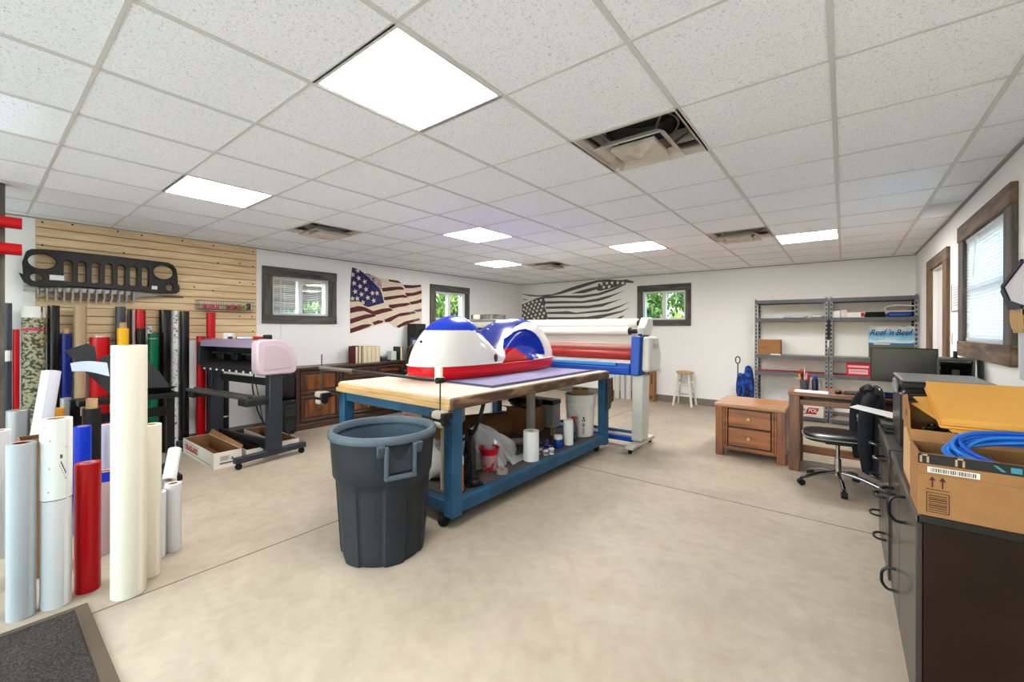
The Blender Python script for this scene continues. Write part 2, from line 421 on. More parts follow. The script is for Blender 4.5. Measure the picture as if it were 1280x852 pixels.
# windows -----------------------------------------------------------------
BARN = mat_wood('barn_wood', (76,72,70), (118,112,106), 'y', 5, .8, .25)
BARNX = mat_wood('barn_wood_cross', (76,73,72), (116,112,108), 'x', 5, .8, .25)
BARNZ = mat_wood('barn_wood_upright', (78,74,70), (120,114,108), 'z', 5, .8, .25)
BARNB = mat_wood('brown_barn_wood', (96,76,60), (142,118,98), 'y', 5, .8, .25)
BARNBZ = mat_wood('brown_barn_wood_upright', (92,66,44), (140,108,80), 'z', 5, .8, .25)
VINYL = M('white_vinyl_sash', (238,238,236), .4)
GLASS = mat_glass('window_glass')
def window(idx, axis, pos, hole, outer, inward, woods):
    """timber trim, white slider sash, two panes. axis 'x': wall normal along x"""
    a0,a1,z0,z1 = hole; A0,A1,Z0,Z1 = outer; d = inward
    def bx(mb, u0,u1,w0,w1,n0,n1, mi=0):
        n0, n1 = sorted((pos+d*n0, pos+d*n1))
        if axis == 'x': mb.box(n0,n1,u0,u1,w0,w1,mi)
        else: mb.box(u0,u1,n0,n1,w0,w1,mi)
    root = MB()
    bx(root,A0,A1,z1,Z1,0,.032,0); bx(root,A0,A1,Z0,z0,0,.032,0); bx(root,A0,a0,z0,z1,0,.026,1); bx(root,a1,A1,z0,z1,0,.026,1)
    w = struct(root.build('window_%d' % idx, woods, bevel=.004))
    mb = MB(); s = .035
    bx(mb,a0,a1,z1-s,z1,-.12,-.02); bx(mb,a0,a1,z0,z0+s,-.12,-.02); bx(mb,a0,a0+s,z0+s,z1-s,-.12,-.02); bx(mb,a1-s,a1,z0+s,z1-s,-.12,-.02)
    m = (a0+a1)/2; bx(mb,m-.035,m+.035,z0+s,z1-s,-.11,-.03)
    struct(mb.build('window_sash', VINYL, w, bevel=.003))
    for (p,q) in ((a0+s,m-.035),(m+.035,a1-s)):
        mb = MB(); bx(mb,p,q,z0+s,z1-s,-.075,-.069); struct(mb.build('glass_pane', GLASS, w))
    return w
window(1,'x',XL,W1,(2.465,3.553,1.50,2.30),1,[BARN,BARNZ])
window(2,'x',XL,W2,(5.482,6.573,1.475,2.30),1,[BARN,BARNZ])
window(3,'y',YB,W3,(-3.355,-2.298,1.50,2.32),-1,[BARNX,BARNZ])
BLIND = M('blind_slat', (244,244,242), .5)
_nt = BLIND.node_tree; _tr = _nt.nodes.new('ShaderNodeBsdfTranslucent'); _tr.inputs['Color'].default_value = (.9,.9,.9,1); _mx = _nt.nodes.new('ShaderNodeMixShader'); _mx.inputs[0].default_value = .72
_nt.links.new(_nt.nodes['Principled BSDF'].outputs[0], _mx.inputs[1]); _nt.links.new(_tr.outputs[0], _mx.inputs[2]); _nt.links.new(_mx.outputs[0], _nt.nodes['Material Output'].inputs['Surface'])
def blind(label, axis, pos, hole, d, n, tilt, wand_u, wand_z, depth=.025):
    a0,a1,z0,z1 = hole
    c = (pos-d*.005, (a0+a1)/2, z0) if axis == 'x' else ((a0+a1)/2, pos-d*.005, z0)
    t = thing('window_blind', label, 'window blind', c, 0 if axis == 'x' else PI/2)
    w = (a1-a0)/2-.012; H = z1-z0
    MB().box(-.014,.014,-w,w,H-.03,H-.002).build('headrail', BLIND, t, bevel=.003)
    MB().box(-.012,.012,-w,w,.006,.028).build('bottom_rail', BLIND, t, bevel=.003)
    mb = MB(); ct, st = math.cos(tilt), math.sin(tilt); hw = depth/2
    for k in range(n):
        z = .04+(H-.085)*k/(n-1)
        a = (-hw*ct, -hw*st); b = (hw*ct, hw*st)
        mb.add([(a[0],-w,z+a[1]),(b[0],-w,z+b[1]),(b[0],w,z+b[1]),(a[0],w,z+a[1]),(a[0],-w,z+a[1]+.0012),(b[0],-w,z+b[1]+.0012),(b[0],w,z+b[1]+.0012),(a[0],w,z+a[1]+.0012)],
               [(0,3,2,1),(4,5,6,7),(0,1,5,4),(2,3,7,6),(0,4,7,3),(1,2,6,5)])
    mb.build('slats', BLIND, t, fix=False)
    mb = MB()
    for q in (-.6,.6): mb.cyl((0,q*w,.02),(0,q*w,H-.01),.0015,n=6)
    mb.build('ladder_cord', BLIND, t)
    mb = MB().cyl((.02*d,wand_u,H-.03),(.034*d,wand_u,wand_z),.005,n=8); mb.build('wand', BLIND, t)
    return t
blind('thin white blind in the left wall window beside the slatted wood panel','x',XL,W1,1,26,.12,-.3,-.35)
blind('white slatted blind in the large right wall window','x',XR,WR,-1,30,-.95,.2,.5,.034)
# right window trim and sash
def right_window():
    a0,a1,z0,z1 = WR; A0,A1,Z0,Z1 = 3.876,5.402,1.21,2.335
    mb = MB().box(XR-.035,XR,A0,A1,z1,Z1,0).box(XR-.035,XR,A0,A1,Z0,z0,0).box(XR-.028,XR,A0,a0,z0,z1,1).box(XR-.028,XR,a1,A1,z0,z1,1)
    w = struct(mb.build('window_4', [BARNB,BARNZ], bevel=.005))
    s = .05; m = (a0+a1)/2
    mb = MB().box(XR+.03,XR+.12,a0,a1,z1-s,z1).box(XR+.03,XR+.12,a0,a1,z0,z0+s).box(XR+.03,XR+.12,a0,a0+s,z0+s,z1-s).box(XR+.03,XR+.12,a1-s,a1,z0+s,z1-s).box(XR+.04,XR+.11,a0+s,a1-s,1.75,1.8)
    struct(mb.build('window_sash', VINYL, w, bevel=.003))
    for (p,q) in ((z0+s,1.75),(1.8,z1-s)): struct(MB().box(XR+.07,XR+.076,a0+s,a1-s,p,q).build('glass_pane', GLASS, w))
right_window()
# glazed bays added to the front wall behind the camera, unseen, for extra daylight
for n_, h_ in ((5,WF[0]),(6,WF[1])):
    a0,a1,z0,z1 = h_; mb = MB(); q = .05; y0_, y1_ = YF-.12, YF-.05; m_ = (a0+a1)/2
    mb.box(a0,a1,y0_,y1_,z0,z0+q).box(a0,a1,y0_,y1_,z1-q,z1).box(a0,a0+q,y0_,y1_,z0+q,z1-q).box(a1-q,a1,y0_,y1_,z0+q,z1-q).box(m_-.04,m_+.04,y0_,y1_,z0+q,z1-q)
    w_ = struct(mb.build('window_%d' % n_, VINYL, bevel=.003))
    for (p,r) in ((a0+q,m_-.04),(m_+.04,a1-q)): struct(MB().box(p,r,YF-.09,YF-.084,z0+q,z1-q).build('glass_pane', GLASS, w_))
struct(MB().box(-14,8,-16,YF-.18,-.1,-.005).build('trim_7', M('bounce_paving', (206,204,198), .9, var=.05, vscale=2)))  # bright paving added outside the bays to bounce daylight onto the ceiling
# door in the right wall
mb = MB().box(XR-.03,XR,5.942,7.226,2.14,2.262,0).box(XR-.03,XR,5.942,6.15,0,2.14,1).box(XR-.03,XR,6.98,7.226,0,2.14,1)
d1 = struct(mb.build('door_1', [BARNB,BARNBZ], bevel=.005))
DOORM = M('door_paint', (232,230,226), .45)
mb = MB().box(XR+.035,XR+.08,6.17,6.96,.01,2.12); 
for (za,zb) in ((.2,.9),(1.05,1.98)):
    for (ya,yb) in ((6.26,6.53),(6.61,6.87)): mb.box(XR+.03,XR+.036,ya,yb,za,zb)
struct(mb.build('door_leaf', DOORM, d1, bevel=.004))
struct(MB().box(XR,XR+.14,6.15,6.168,0,2.14).box(XR,XR+.14,6.962,6.98,0,2.14).box(XR,XR+.14,6.168,6.962,2.122,2.14).box(XR+.1,XR+.17,6.15,6.98,0,2.14).build('door_jamb', VINYL, d1))
struct(MB().box(XR+.0335,XR+.036,6.555,6.575,.05,2.1).build('door_seam', BLACK, d1))
mb = MB().cyl((XR+.035,6.24,1.0),(XR-.02,6.24,1.0),.012).blob((XR-.035,6.24,1.0),(.022,.03,.03)); struct(mb.build('door_handle', STEEL, d1))

# outside ground and plants
GRASS = M('lawn', (96,120,60), .9, var=.4, vscale=3, bump=.5)
gm = MB(); gm.box(-16,6,8.9,22,1.15,1.25); gm.box(-20,-6.9,-4,8.9,1.15,1.25)
struct(gm.build('trim_8', GRASS)); struct(MB().box(1.2,12,-4,8.9,-.1,0).build('trim_6', M('bounce_paving', (206,204,198), .9, var=.05, vscale=2)))  # right-hand pale paving added to brighten the blind by bounce
def foliage(name, label, cat, c, r, n, mats, seed, leaf=.09, group=None):
    rd = random.Random(seed); mb = MB()
    for k in range(n):
        a = rd.uniform(0,2*PI); b = math.acos(rd.uniform(-1,1)); q = rd.uniform(.55,1)
        p = Vector((r[0]*q*math.sin(b)*math.cos(a), r[1]*q*math.sin(b)*math.sin(a), r[2]*q*math.cos(b)+r[2]))
        R = Euler((rd.uniform(0,6),rd.uniform(0,6),rd.uniform(0,6))).to_matrix(); L = leaf*rd.uniform(.7,1.4)
        mb.add([p+R@Vector(v) for v in ((-L,0,0),(0,-L*.4,.01),(L,0,0),(0,L*.4,.01))], [(0,1,2,3)], rd.randrange(len(mats)))
    t = thing(name, label, cat, c, 0, group)
    mb.build('leaves', mats, t, fix=False)
    mb = MB()
    for k in range(7):
        a = k*2*PI/7; mb.tube(smooth_pts([(0,0,0),(r[0]*.2*math.cos(a),r[1]*.2*math.sin(a),r[2]*.8),(r[0]*.6*math.cos(a),r[1]*.6*math.sin(a),r[2]*1.5)],4), .015, 6)
    mb.build('stems', M('bark', (92,74,56), .9), t)
    return t
LF = [M('leaf_green', (124,164,66), .6), M('leaf_light', (196,208,104), .6), M('leaf_dark', (76,110,54), .6)]
foliage('shrub', 'bushy green shrub outside the back wall window', 'shrub', (-4.3,10.6,1.25), (.85,.8,.9), 2600, LF, 3)
foliage('shrub', 'dark green shrub behind the spiky plant outside the back window', 'shrub', (-2.9,12.4,1.25), (1.3,1.0,1.1), 2600, [LF[0],LF[2],LF[2]], 4)
t = thing('yucca_plant', 'spiky yellow green plant outside the back wall window', 'plant', (-3.0,10.0,1.25))
mb = MB(); rd = random.Random(5)
for k in range(46):
    a = rd.uniform(0,2*PI); e = rd.uniform(.5,1.45); L = rd.uniform(.55,.95)
    d = Vector((math.cos(a)*math.cos(e), math.sin(a)*math.cos(e), math.sin(e))); s = Vector((-math.sin(a),math.cos(a),0))*.02
    p = [d*L*f - Vector((0,0,.12*f*f)) for f in (0,.35,.7,1)]
    mb.add([p[0]-s,p[0]+s,p[1]-s*1.2,p[1]+s*1.2,p[2]-s*.8,p[2]+s*.8,p[3]], [(0,1,3,2),(2,3,5,4),(4,5,6)], k%2)
mb.build('blades', [M('yucca_blade', (206,222,96), .5), M('yucca_blade_dark', (150,186,80), .5)], t, fix=False)
MB().blob((0,0,.05),(.09,.09,.1)).build('base', M('yucca_base', (110,90,60), .8), t)
LOG = mat_wood('log_siding', (120,84,58), (176,128,92), 'y', 4, .8, .3)
t = thing('log_cabin_wall', 'brown log building outside the left wall windows', 'building', (-10.4,4.6,1.25))
for k in range(10): MB().cyl((0,-2.6,.11+.2*k),(0,7.4,.11+.2*k),.11,n=14).build('log', LOG, t)
MB().prism([(-.5,2.06),(1.0,1.96),(1.0,2.04),(-.5,2.5)],'y',-2.9,7.8).build('roof', M('roof_shingle', (90,88,86), .9), t)
foliage('shrub', 'low green shrub outside the window beside the slatted panel', 'shrub', (-8.75,4.4,1.25), (.4,.6,.36), 900, LF, 8, .06)
foliage('shrub', 'green shrub outside the farther left wall window', 'shrub', (-8.6,8.3,1.25), (.5,.9,.62), 2200, [LF[0],LF[2],LF[1]], 9, .06)
t = thing('kayak', 'red kayak lying outside the window beside the slatted panel', 'kayak', (-7.7,3.6,1.25))
MB().grid(lambda u,v: (.26*math.sin(PI*u)**.6*math.cos(2*PI*v), -1.1+2.2*u, .18+.18*math.sin(PI*u)**.5*math.sin(2*PI*v)), 24, 20, cv=True).build('hull', M('kayak_red', (214,58,52), .4), t)
MB().lathe([(.16,.345),(.18,.37),(.16,.375),(.15,.35)], n=24, closed=True).build('cockpit_rim', BLACK, t)
FLAG_OUT = [(3.830,2.435),(3.957,2.408),(4.050,2.363),(4.126,2.365),(4.322,2.311),(4.526,2.304),(4.739,2.297),(4.816,2.258),(4.849,2.234),(5.077,2.243),(5.255,2.267),(5.280,2.165),(5.282,1.516),(5.150,1.509),(5.022,1.504),(4.874,1.485),(4.741,1.438),(4.676,1.456),(4.538,1.535),(4.445,1.525),(4.245,1.472),(4.016,1.403),(3.797,1.351),(3.796,1.860),(3.799,2.105),(3.813,2.302)]
FLAG_CANTON = [(3.830,2.435),(3.957,2.408),(4.050,2.352),(4.107,2.315),(4.243,2.209),(4.342,2.131),(4.393,2.047),(4.444,1.884),(4.303,1.843),(4.128,1.793),(4.052,1.815),(3.959,1.882),(3.796,1.868),(3.799,2.105),(3.813,2.302)]
FLAG_FADE = [(4.060,2.348),(4.126,2.360),(4.322,2.302),(4.386,2.239),(4.387,2.091),(4.342,2.134),(4.243,2.212),(4.111,2.316)]
FLAG_RED = [[(3.796,1.767),(3.941,1.805),(4.061,1.793),(4.225,1.728),(4.225,1.668),(4.052,1.726),(3.923,1.710),(3.796,1.678)],
 [(4.196,1.724),(4.404,1.778),(4.569,1.798),(4.633,1.756),(4.445,1.709),(4.245,1.657)],
 [(3.797,1.586),(3.959,1.636),(4.090,1.673),(4.225,1.677),(4.284,1.644),(4.053,1.588),(3.923,1.544),(3.797,1.506)],
 [(4.445,1.587),(4.591,1.643),(4.784,1.711),(4.986,1.739),(5.102,1.758),(5.149,1.722),(4.873,1.668),(4.741,1.646),(4.570,1.553),(4.466,1.543)],
 [(3.797,1.428),(4.015,1.495),(4.110,1.505),(4.206,1.505),(4.148,1.463),(3.997,1.412),(3.797,1.351)],
 [(4.206,1.536),(4.324,1.576),(4.435,1.569),(4.405,1.534),(4.245,1.492)],
 [(4.393,2.135),(4.589,2.171),(4.783,2.192),(4.849,2.179),(4.872,2.144),(4.739,2.134),(4.526,2.092),(4.413,2.075)],
 [(4.434,1.980),(4.611,2.012),(4.850,2.051),(4.917,2.037),(4.951,2.002),(4.784,1.992),(4.569,1.944),(4.448,1.925)],
 [(4.527,1.848),(4.740,1.881),(4.963,1.910),(5.032,1.886),(4.895,1.843),(4.740,1.818),(4.611,1.786),(4.548,1.810)],
 [(4.849,2.230),(5.077,2.241),(5.255,2.264),(5.272,2.231),(5.077,2.187),(4.894,2.173)],
 [(4.883,2.081),(5.078,2.103),(5.277,2.161),(5.277,2.098),(5.101,2.048),(4.940,2.020)],
 [(4.986,1.924),(5.149,1.957),(5.278,1.997),(5.278,1.930),(5.149,1.895),(5.032,1.877)],
 [(4.698,1.471),(4.874,1.558),(5.010,1.588),(5.221,1.629),(5.245,1.592),(5.010,1.532),(4.874,1.486),(4.752,1.444)],
 [(4.526,2.300),(4.739,2.293),(4.809,2.258),(4.696,2.257),(4.547,2.267)]]
FLAG_PURPLE = [[(5.079,1.776),(5.278,1.812),(5.279,1.764),(5.173,1.741)],
 [(4.963,1.735),(5.102,1.758),(5.149,1.722),(5.009,1.699)],
 [(5.079,1.598),(5.221,1.629),(5.245,1.592),(5.103,1.556)]]
FLAG_STARS = [(3.930,2.389),(3.839,2.313),(3.948,2.266),(4.060,2.218),(3.863,2.176),(3.973,2.132),(4.085,2.091),(3.885,2.038),(3.999,2.001),(4.208,2.035),(4.299,2.041),(4.118,1.953),(3.835,1.920),(3.922,1.925),(4.027,1.867),(4.234,1.908)]
MURAL = [[(-6.592,2.374),(-6.370,2.312),(-6.092,2.274),(-5.853,2.246),(-5.450,2.256),(-5.256,2.293),(-4.907,2.390),(-4.524,2.468),(-4.278,2.507),(-4.017,2.507),(-3.809,2.475),(-3.652,2.469),(-3.619,2.479),(-3.444,2.429),(-3.444,2.388),(-3.608,2.409),(-3.809,2.443),(-4.017,2.464),(-4.254,2.462),(-4.649,2.364),(-4.907,2.310),(-5.201,2.248),(-5.450,2.227),(-5.853,2.214),(-6.092,2.237),(-6.401,2.314)],
 [(-4.290,2.288),(-4.241,2.329),(-4.254,2.418),(-4.158,2.456),(-4.017,2.468),(-3.787,2.457),(-3.608,2.409),(-3.696,2.372),(-3.923,2.311),(-4.205,2.266)],
 [(-4.933,2.242),(-4.649,2.307),(-4.254,2.374),(-4.229,2.318),(-4.598,2.237)],
 [(-5.971,2.158),(-5.649,2.229),(-5.228,2.210),(-4.649,2.190),(-4.253,2.220),(-3.923,2.300),(-3.608,2.398),(-3.608,2.373),(-3.900,2.256),(-4.205,2.174),(-4.649,2.127),(-5.228,2.163),(-5.649,2.164)],
 [(-6.457,1.989),(-6.338,2.036),(-6.122,2.103),(-5.882,2.174),(-5.677,2.166),(-5.620,2.048),(-5.662,1.977),(-5.605,1.832),(-5.576,1.735),(-5.590,1.652),(-5.604,1.496),(-6.399,1.498),(-6.415,1.661),(-6.431,1.800)],
 [(-5.648,2.092),(-5.173,2.084),(-4.648,2.059),(-4.253,2.106),(-3.923,2.171),(-3.607,2.251),(-3.786,2.186),(-4.016,2.100),(-4.253,2.044),(-4.648,2.014),(-5.173,2.028),(-5.620,2.034)],
 [(-5.634,1.964),(-5.173,1.962),(-4.497,1.953),(-4.157,1.986),(-3.673,2.075),(-3.922,1.999),(-4.156,1.920),(-4.497,1.892),(-5.173,1.904),(-5.619,1.911)],
 [(-5.605,1.832),(-5.011,1.842),(-4.801,1.803),(-4.349,1.837),(-4.015,1.862),(-3.740,1.929),(-3.519,2.006),(-3.740,1.897),(-4.015,1.808),(-4.349,1.793),(-4.801,1.769),(-5.590,1.788)],
 [(-5.584,1.712),(-4.905,1.702),(-4.521,1.707),(-4.038,1.765),(-3.695,1.822),(-3.519,1.891),(-3.695,1.790),(-4.014,1.710),(-4.251,1.648),(-5.561,1.652)],
 [(-3.830,1.660),(-3.717,1.706),(-3.628,1.715),(-3.717,1.659)],
 [(-5.604,1.580),(-4.905,1.576),(-4.251,1.582),(-3.921,1.601),(-3.717,1.642),(-3.967,1.559),(-4.251,1.527),(-4.905,1.518),(-5.589,1.520)],
 [(-6.323,2.178),(-6.183,2.162),(-6.183,2.142),(-6.276,2.151)]]
MURAL_STARS = [(-6.353,1.973),(-6.244,2.013),(-6.128,2.053),(-6.007,2.086),(-5.888,2.106),(-5.764,2.126),(-6.281,1.916),(-6.170,1.956),(-6.043,1.989),(-5.926,2.022),(-5.805,2.035),(-5.720,1.974),(-6.331,1.823),(-6.207,1.875),(-6.091,1.904),(-5.965,1.933),(-5.846,1.954),(-6.250,1.771),(-6.127,1.814),(-6.000,1.850),(-5.881,1.872),(-5.758,1.884),(-6.299,1.692),(-6.164,1.715),(-6.042,1.743),(-5.922,1.770),(-5.798,1.792),(-5.676,1.809),(-5.964,1.681),(-5.839,1.696),(-5.717,1.723),(-4.170,2.417),(-4.040,2.426),(-3.919,2.423),(-3.791,2.419),(-3.679,2.407),(-4.115,2.344),(-3.988,2.347)]
# ------------------------------------------------------------------ slatted wood panel and what hangs on it
SLAT = mat_wood('slat_pine', (226,192,146), (244,218,178), 'y', 5, .6, .05); GROOVE = M('slat_groove', (176,140,98), .8)
t = thing('slatwall_panel', 'pale wood slatted display panel on the left wall', 'wall panel', (XL, 1.388, 1.29))
mb = MB(); n = 14; H = 1.235; ph = H/n
for k in range(n):
    z = k*ph; mb.prism([(.006,z+.004),(.016,z+.004),(.019,z+.007),(.019,z+ph-.010),(.015,z+ph-.005),(.006,z+ph-.005)],'y',-1.005,1.005)
mb.build('boards', SLAT, t)
MB().box(0.0005,.006,-1.003,1.003,0,H).build('backing_board', GROOVE, t)
SCREW = M('screw_head', (60,48,36), .5, metal=.5)
for (yy,zz) in [(-.96,1.2),(-.75,1.215),(-.4,1.21),(-.2,1.2),(.18,1.2),(.5,1.19),(.96,1.18),(.8,1.0),(.96,.98),(.8,.75),(.96,.74),(.8,.3),(.95,.3),(-.96,.97),(-.35,.98),(.5,.62),(.3,.65),(-.96,.6),(.55,.98),(.96,.1)]:
    MB().cyl((.018,yy,zz),(.0215,yy,zz),.009,n=10).build('screw', SCREW, t)

# black vehicle grille
out = [(.324,2.172),(.352,2.194),(.42,2.203),(.564,2.207),(.766,2.207),(1.024,2.203),(1.286,2.196),(1.40,2.192),(1.452,2.172),(1.483,2.126),(1.495,2.038),(1.497,1.96),(1.515,1.925),(1.512,1.87),(1.487,1.848),(1.40,1.842),(1.20,1.846),(.871,1.86),(.62,1.858),(.45,1.84),(.35,1.845),(.308,1.88),(.282,1.95),(.306,1.94),(.298,2.069)]
def ell(cx,cy,rx,ry,n=36): return [(cx+rx*math.cos(2*PI*k/n), cy+ry*math.sin(2*PI*k/n)) for k in range(n)]
def slot(cx,cy,hw,hh,n=8):
    r = hw; p = []
    for (sx,sy,a0) in ((1,1,0),(-1,1,PI/2),(-1,-1,PI),(1,-1,1.5*PI)):
        for k in range(n+1): a = a0+PI/2*k/n; p.append((cx+sx*(hw-r)+r*math.cos(a), cy+sy*(hh-r)+r*math.sin(a)))
    return p
holes = [ell(.422,2.088,.10,.08), ell(1.37,2.082,.10,.086), ell(.384,1.926,.047,.045), ell(1.425,1.913,.042,.045)]
for k in range(7): holes.append(slot(.598+.1012*k, 2.008, .036, .12))
me = plate_holes([(a-.9,b-2.02) for a,b in out], [[(a-.9,b-2.02) for a,b in h] for h in holes], .05, .006)
GRL = M('grille_black', (30,29,29), .45, bump=.05)
me.transform(Matrix(((0,0,1,0),(1,0,0,0),(0,1,0,0),(0,0,0,1)))); me.materials.clear(); me.materials.append(GRL)
t = thing('vehicle_grille', 'black seven slot vehicle front grille hung on the slatted panel', 'car grille', (XL+.085,.9,2.02))
o = bpy.data.objects.new('grille_plate', me); COL.objects.link(o); o.parent = t
for (y,z,r1,r2) in ((.422-.9,.068,.10,.08),(1.37-.9,.062,.10,.086)):
    mb = MB()
    pr = [(1.13,.0),(1.16,.0),(1.16,.05),(1.02,.05),(1.02,.03),(1.10,.03)]
    vs = []; n = 36
    for (k,x) in pr: vs += [(x, y+r1*k*math.cos(2*PI*i/n), z+r2*k*math.sin(2*PI*i/n)) for i in range(n)]
    mb.add(vs, [(q*n+i, q*n+(i+1)%n, ((q+1)%6)*n+(i+1)%n, ((q+1)%6)*n+i) for q in range(6) for i in range(n)], 0, True)
    mb.build('headlight_ring', GRL, t)
MB().box(.0305,.033,-.43,-.33,-.11,-.06).build('sticker', WPAPER, t)
MB().box(.0305,.033,.36,.41,-.145,-.105).build('sticker', WPAPER, t)
for k in range(8): MB().box(-.03,.0,-.45+.13*k,-.38+.13*k,.165,.18).build('clip', BLACK, t)

# rail with metal hooks under the grille
GALV = M('galvanised_metal', (172,168,164), .4, metal=.6)
t = thing('hook_rail', 'grey metal rail with a row of bent display hooks below the grille', 'hook rail', (XL+.02,.8,1.76))
MB().box(.0,.045,-.5,.5,.035,.09).build('rail', GALV, t, bevel=.004)
MB().cyl((.03,.5,.04),(.03,.77,.045),.006).build('rod', DGREY, t)
mb = MB(); mb.grid(lambda u,v: (.05+.05*v, .3+.32*u, .06-.06*v*(1-u)+.01*math.sin(u*5)), 10, 4); 
mb.build('film_strip', M('grey_film', (190,186,182), .4), t)
hk = None
for k in range(13):
    y = -.40+.0585*k
    if hk is None:
        mb = MB()
        mb.bar((.045,0,.09),(.06,0,.06),.006,.02).bar((.05,0,.07),(.19,-.012,-.03),.026,.006).bar((.19,-.012,-.03),(.205,-.014,.06),.014,.006).bar((.06,.0,.03),(.15,-.01,-.02),.004,.05).bar((.05,0,.045),(.05,.0,-.06),.02,.006)
        hk = mb.build('hook', GALV, t); hk.location = (0,y,0)
    else:
        c = hk.copy(); COL.objects.link(c); c.parent = t; c.location = (0,y,0)

# wire basket with small rolls
WIRE = M('wire', (150,148,145), .35, metal=.8)
by0, by1, bz0, bz1 = 1.70, 2.31, 1.67, 1.775; bx0, bx1 = XL+.025, XL+.20
t = thing('wire_basket', 'shallow wire basket on the slatted panel holding small coloured rolls', 'basket', (bx0, 2.0, bz0))
L2 = (by1-by0)/2; Wd = bx1-bx0; Hh = bz1-bz0
mb = MB()
for z in (0,Hh*.5,Hh): mb.tube([(0,-L2,z),(Wd,-L2,z),(Wd,L2,z),(0,L2,z)], .0025 if z<Hh else .0035, 6, closed=True)
mb.build('rim', WIRE, t)
mb = MB()
for k in range(25):
    y = -L2+2*L2*k/24; mb.tube([(0,y,Hh),(0,y,0),(Wd,y,0),(Wd,y,Hh)], .0018, 5)
for k in range(1,6): mb.tube([(Wd*k/6,-L2,Hh),(Wd*k/6,-L2,0),(Wd*k/6,L2,0),(Wd*k/6,L2,Hh)], .0018, 5)
mb.build('wires', WIRE, t)
PINK = M('hot_pink', (232,36,116), .4); LIME = M('lime_film', (170,200,50), .4); ORNG = M('orange_film', (240,120,40), .4); CRIM = M('crimson_film', (200,20,40), .4)
items = [('hot pink',PINK,-.22,.06,.030),('hot pink',PINK,-.19,.11,.026),('hot pink',PINK,-.155,.06,.03),('hot pink',PINK,-.125,.12,.027),('orange',ORNG,-.095,.09,.022),
 ('crimson',CRIM,.03,.07,.03),('crimson',CRIM,.06,.13,.028),('crimson',CRIM,.095,.08,.032),('crimson',CRIM,.13,.13,.027),('lime green',LIME,.165,.08,.036),('lime green',LIME,.20,.12,.028),('black',BLACK,.255,.09,.042)]
cnt = {}
for (nm,m,y,x,r) in items:
    cnt[nm] = cnt.get(nm,0)+1
tot = dict(cnt); cnt = {}
for (nm,m,y,x,r) in items:
    k = cnt.get(nm,0); cnt[nm] = k+1
    lb = ('%s %s tape roll in the wire basket' % (ORD[k]+' from the left' if tot[nm] > 1 else 'only', nm))
    q = thing('tape_roll', lb, 'tape roll', (bx0+x, 2.0+y, bz0+.004), .5*k, 'small tape rolls in the wire basket')
    w = r*.8
    MB().lathe([(r*.45,-w/2),(r,-w/2),(r,w/2),(r*.45,w/2)], n=20, closed=True).build('tape', m, q)
    MB().lathe([(r*.38,-w/2),(r*.45,-w/2),(r*.45,w/2),(r*.38,w/2)], n=16, closed=True).build('core', CORE, q)
    for c in q.children: c.location = (0,0,r); c.rotation_euler = (PI/2,0,0)

# ------------------------------------------------------------------ rolls of film
def roll(label, x, y, r, h, mat, core=.0, corec=None, z0=0., lean=None, group='vinyl rolls standing by the left wall', name='vinyl_roll', band=None, wall=None, endplug=None):
    """hollow roll: wound film, core tube standing 'core' proud of the film; optional band (z0,z1,material)"""
    t = thing(name, label, 'roll of film', (x,y,z0), 0, group)
    ri = min(.038, r*.62); rc = ri-.005 if ri > .02 else ri*.75
    MB().lathe([(ri,0),(r-.001,0),(r,.002),(r,h-.002),(r-.0015,h),(ri,h)], n=40, closed=True).build('film', mat, t)
    hc = h+core
    MB().lathe([(rc,.001),(ri-.0002,.001),(ri-.0002,hc),(rc,hc)], n=28, closed=True).build('core', corec or CORE, t)
    MB().lathe([(0,.002),(rc-.0005,.002),(rc-.0005,.01),(0,.01)], n=20).build('end_plug', endplug or BLACK, t)
    # loose outer edge of the film
    a = math.atan2(-y, -x)+.5
    mb = MB(); k = 5; vs = []
    for i in range(k+1):
        aa = a+.3*i/k; rr = r+.0008+.0025*(i/k)
        vs += [(rr*math.cos(aa), rr*math.sin(aa), .004), (rr*math.cos(aa), rr*math.sin(aa), h-.004)]
    mb.add(vs, [(2*i,2*i+2,2*i+3,2*i+1) for i in range(k)], 0, True); mb.build('loose_edge', mat, t, fix=False)
    if band:
        for (b0,b1,bm,nm) in band:
            MB().lathe([(r-.001,b0),(r+.0018,b0),(r+.0018,b1),(r-.001,b1)], n=40, closed=True).build(nm, bm, t)
    if lean is not None:
        t.rotation_mode = 'XYZ'; t.rotation_euler = lean
    return t
FB = M('black_film', (22,22,24), .15, coat=.3); FNAVY = M('navy_film', (20,38,130), .25); FGREY = M('grey_film_dark', (84,88,100), .3, metal=.3)
FCAM = M('camouflage_film', (72,80,52), .55, rgb2=(178,170,140), vscale=34, thresh=(.44,.54), stretch=(1,1,1.3))
FTAN = M('tan_film', (186,158,124), .35); FYEL = M('yellow_film', (250,184,10), .35); FGRN = M('green_film', (4,110,70), .22)
FWHT = M('white_film', (220,220,221), .35); FSIL = M('silver_film', (176,176,178), .3, metal=.5); FPINK = M('pale_pink_film', (214,180,184), .4)
FBLUE = M('bright_blue_film', (14,62,220), .3); FBEIGE = M('cream_film', (240,232,214), .4); FPG = M('cool_grey_film', (186,192,196), .35)
LBL = M('label_white', (232,232,228), .6); FSPK = M('speckled_white_film', (228,228,226), .5, rgb2=(120,118,116), vscale=40, thresh=(.55,.62))
FCHAR = M('charcoal_print_film', (34,33,34), .4, rgb2=(86,74,70), vscale=18, thresh=(.55,.7))
W = -6.15
roll('tall blue-grey roll with a white label at the far left of the back row', W, .198, .030, 1.663, FGREY, band=[(1.12,1.22,LBL,'label')])
roll('narrow bright red roll between the blue-grey roll and the camouflage roll', W, .252, .022, 1.418, RED)
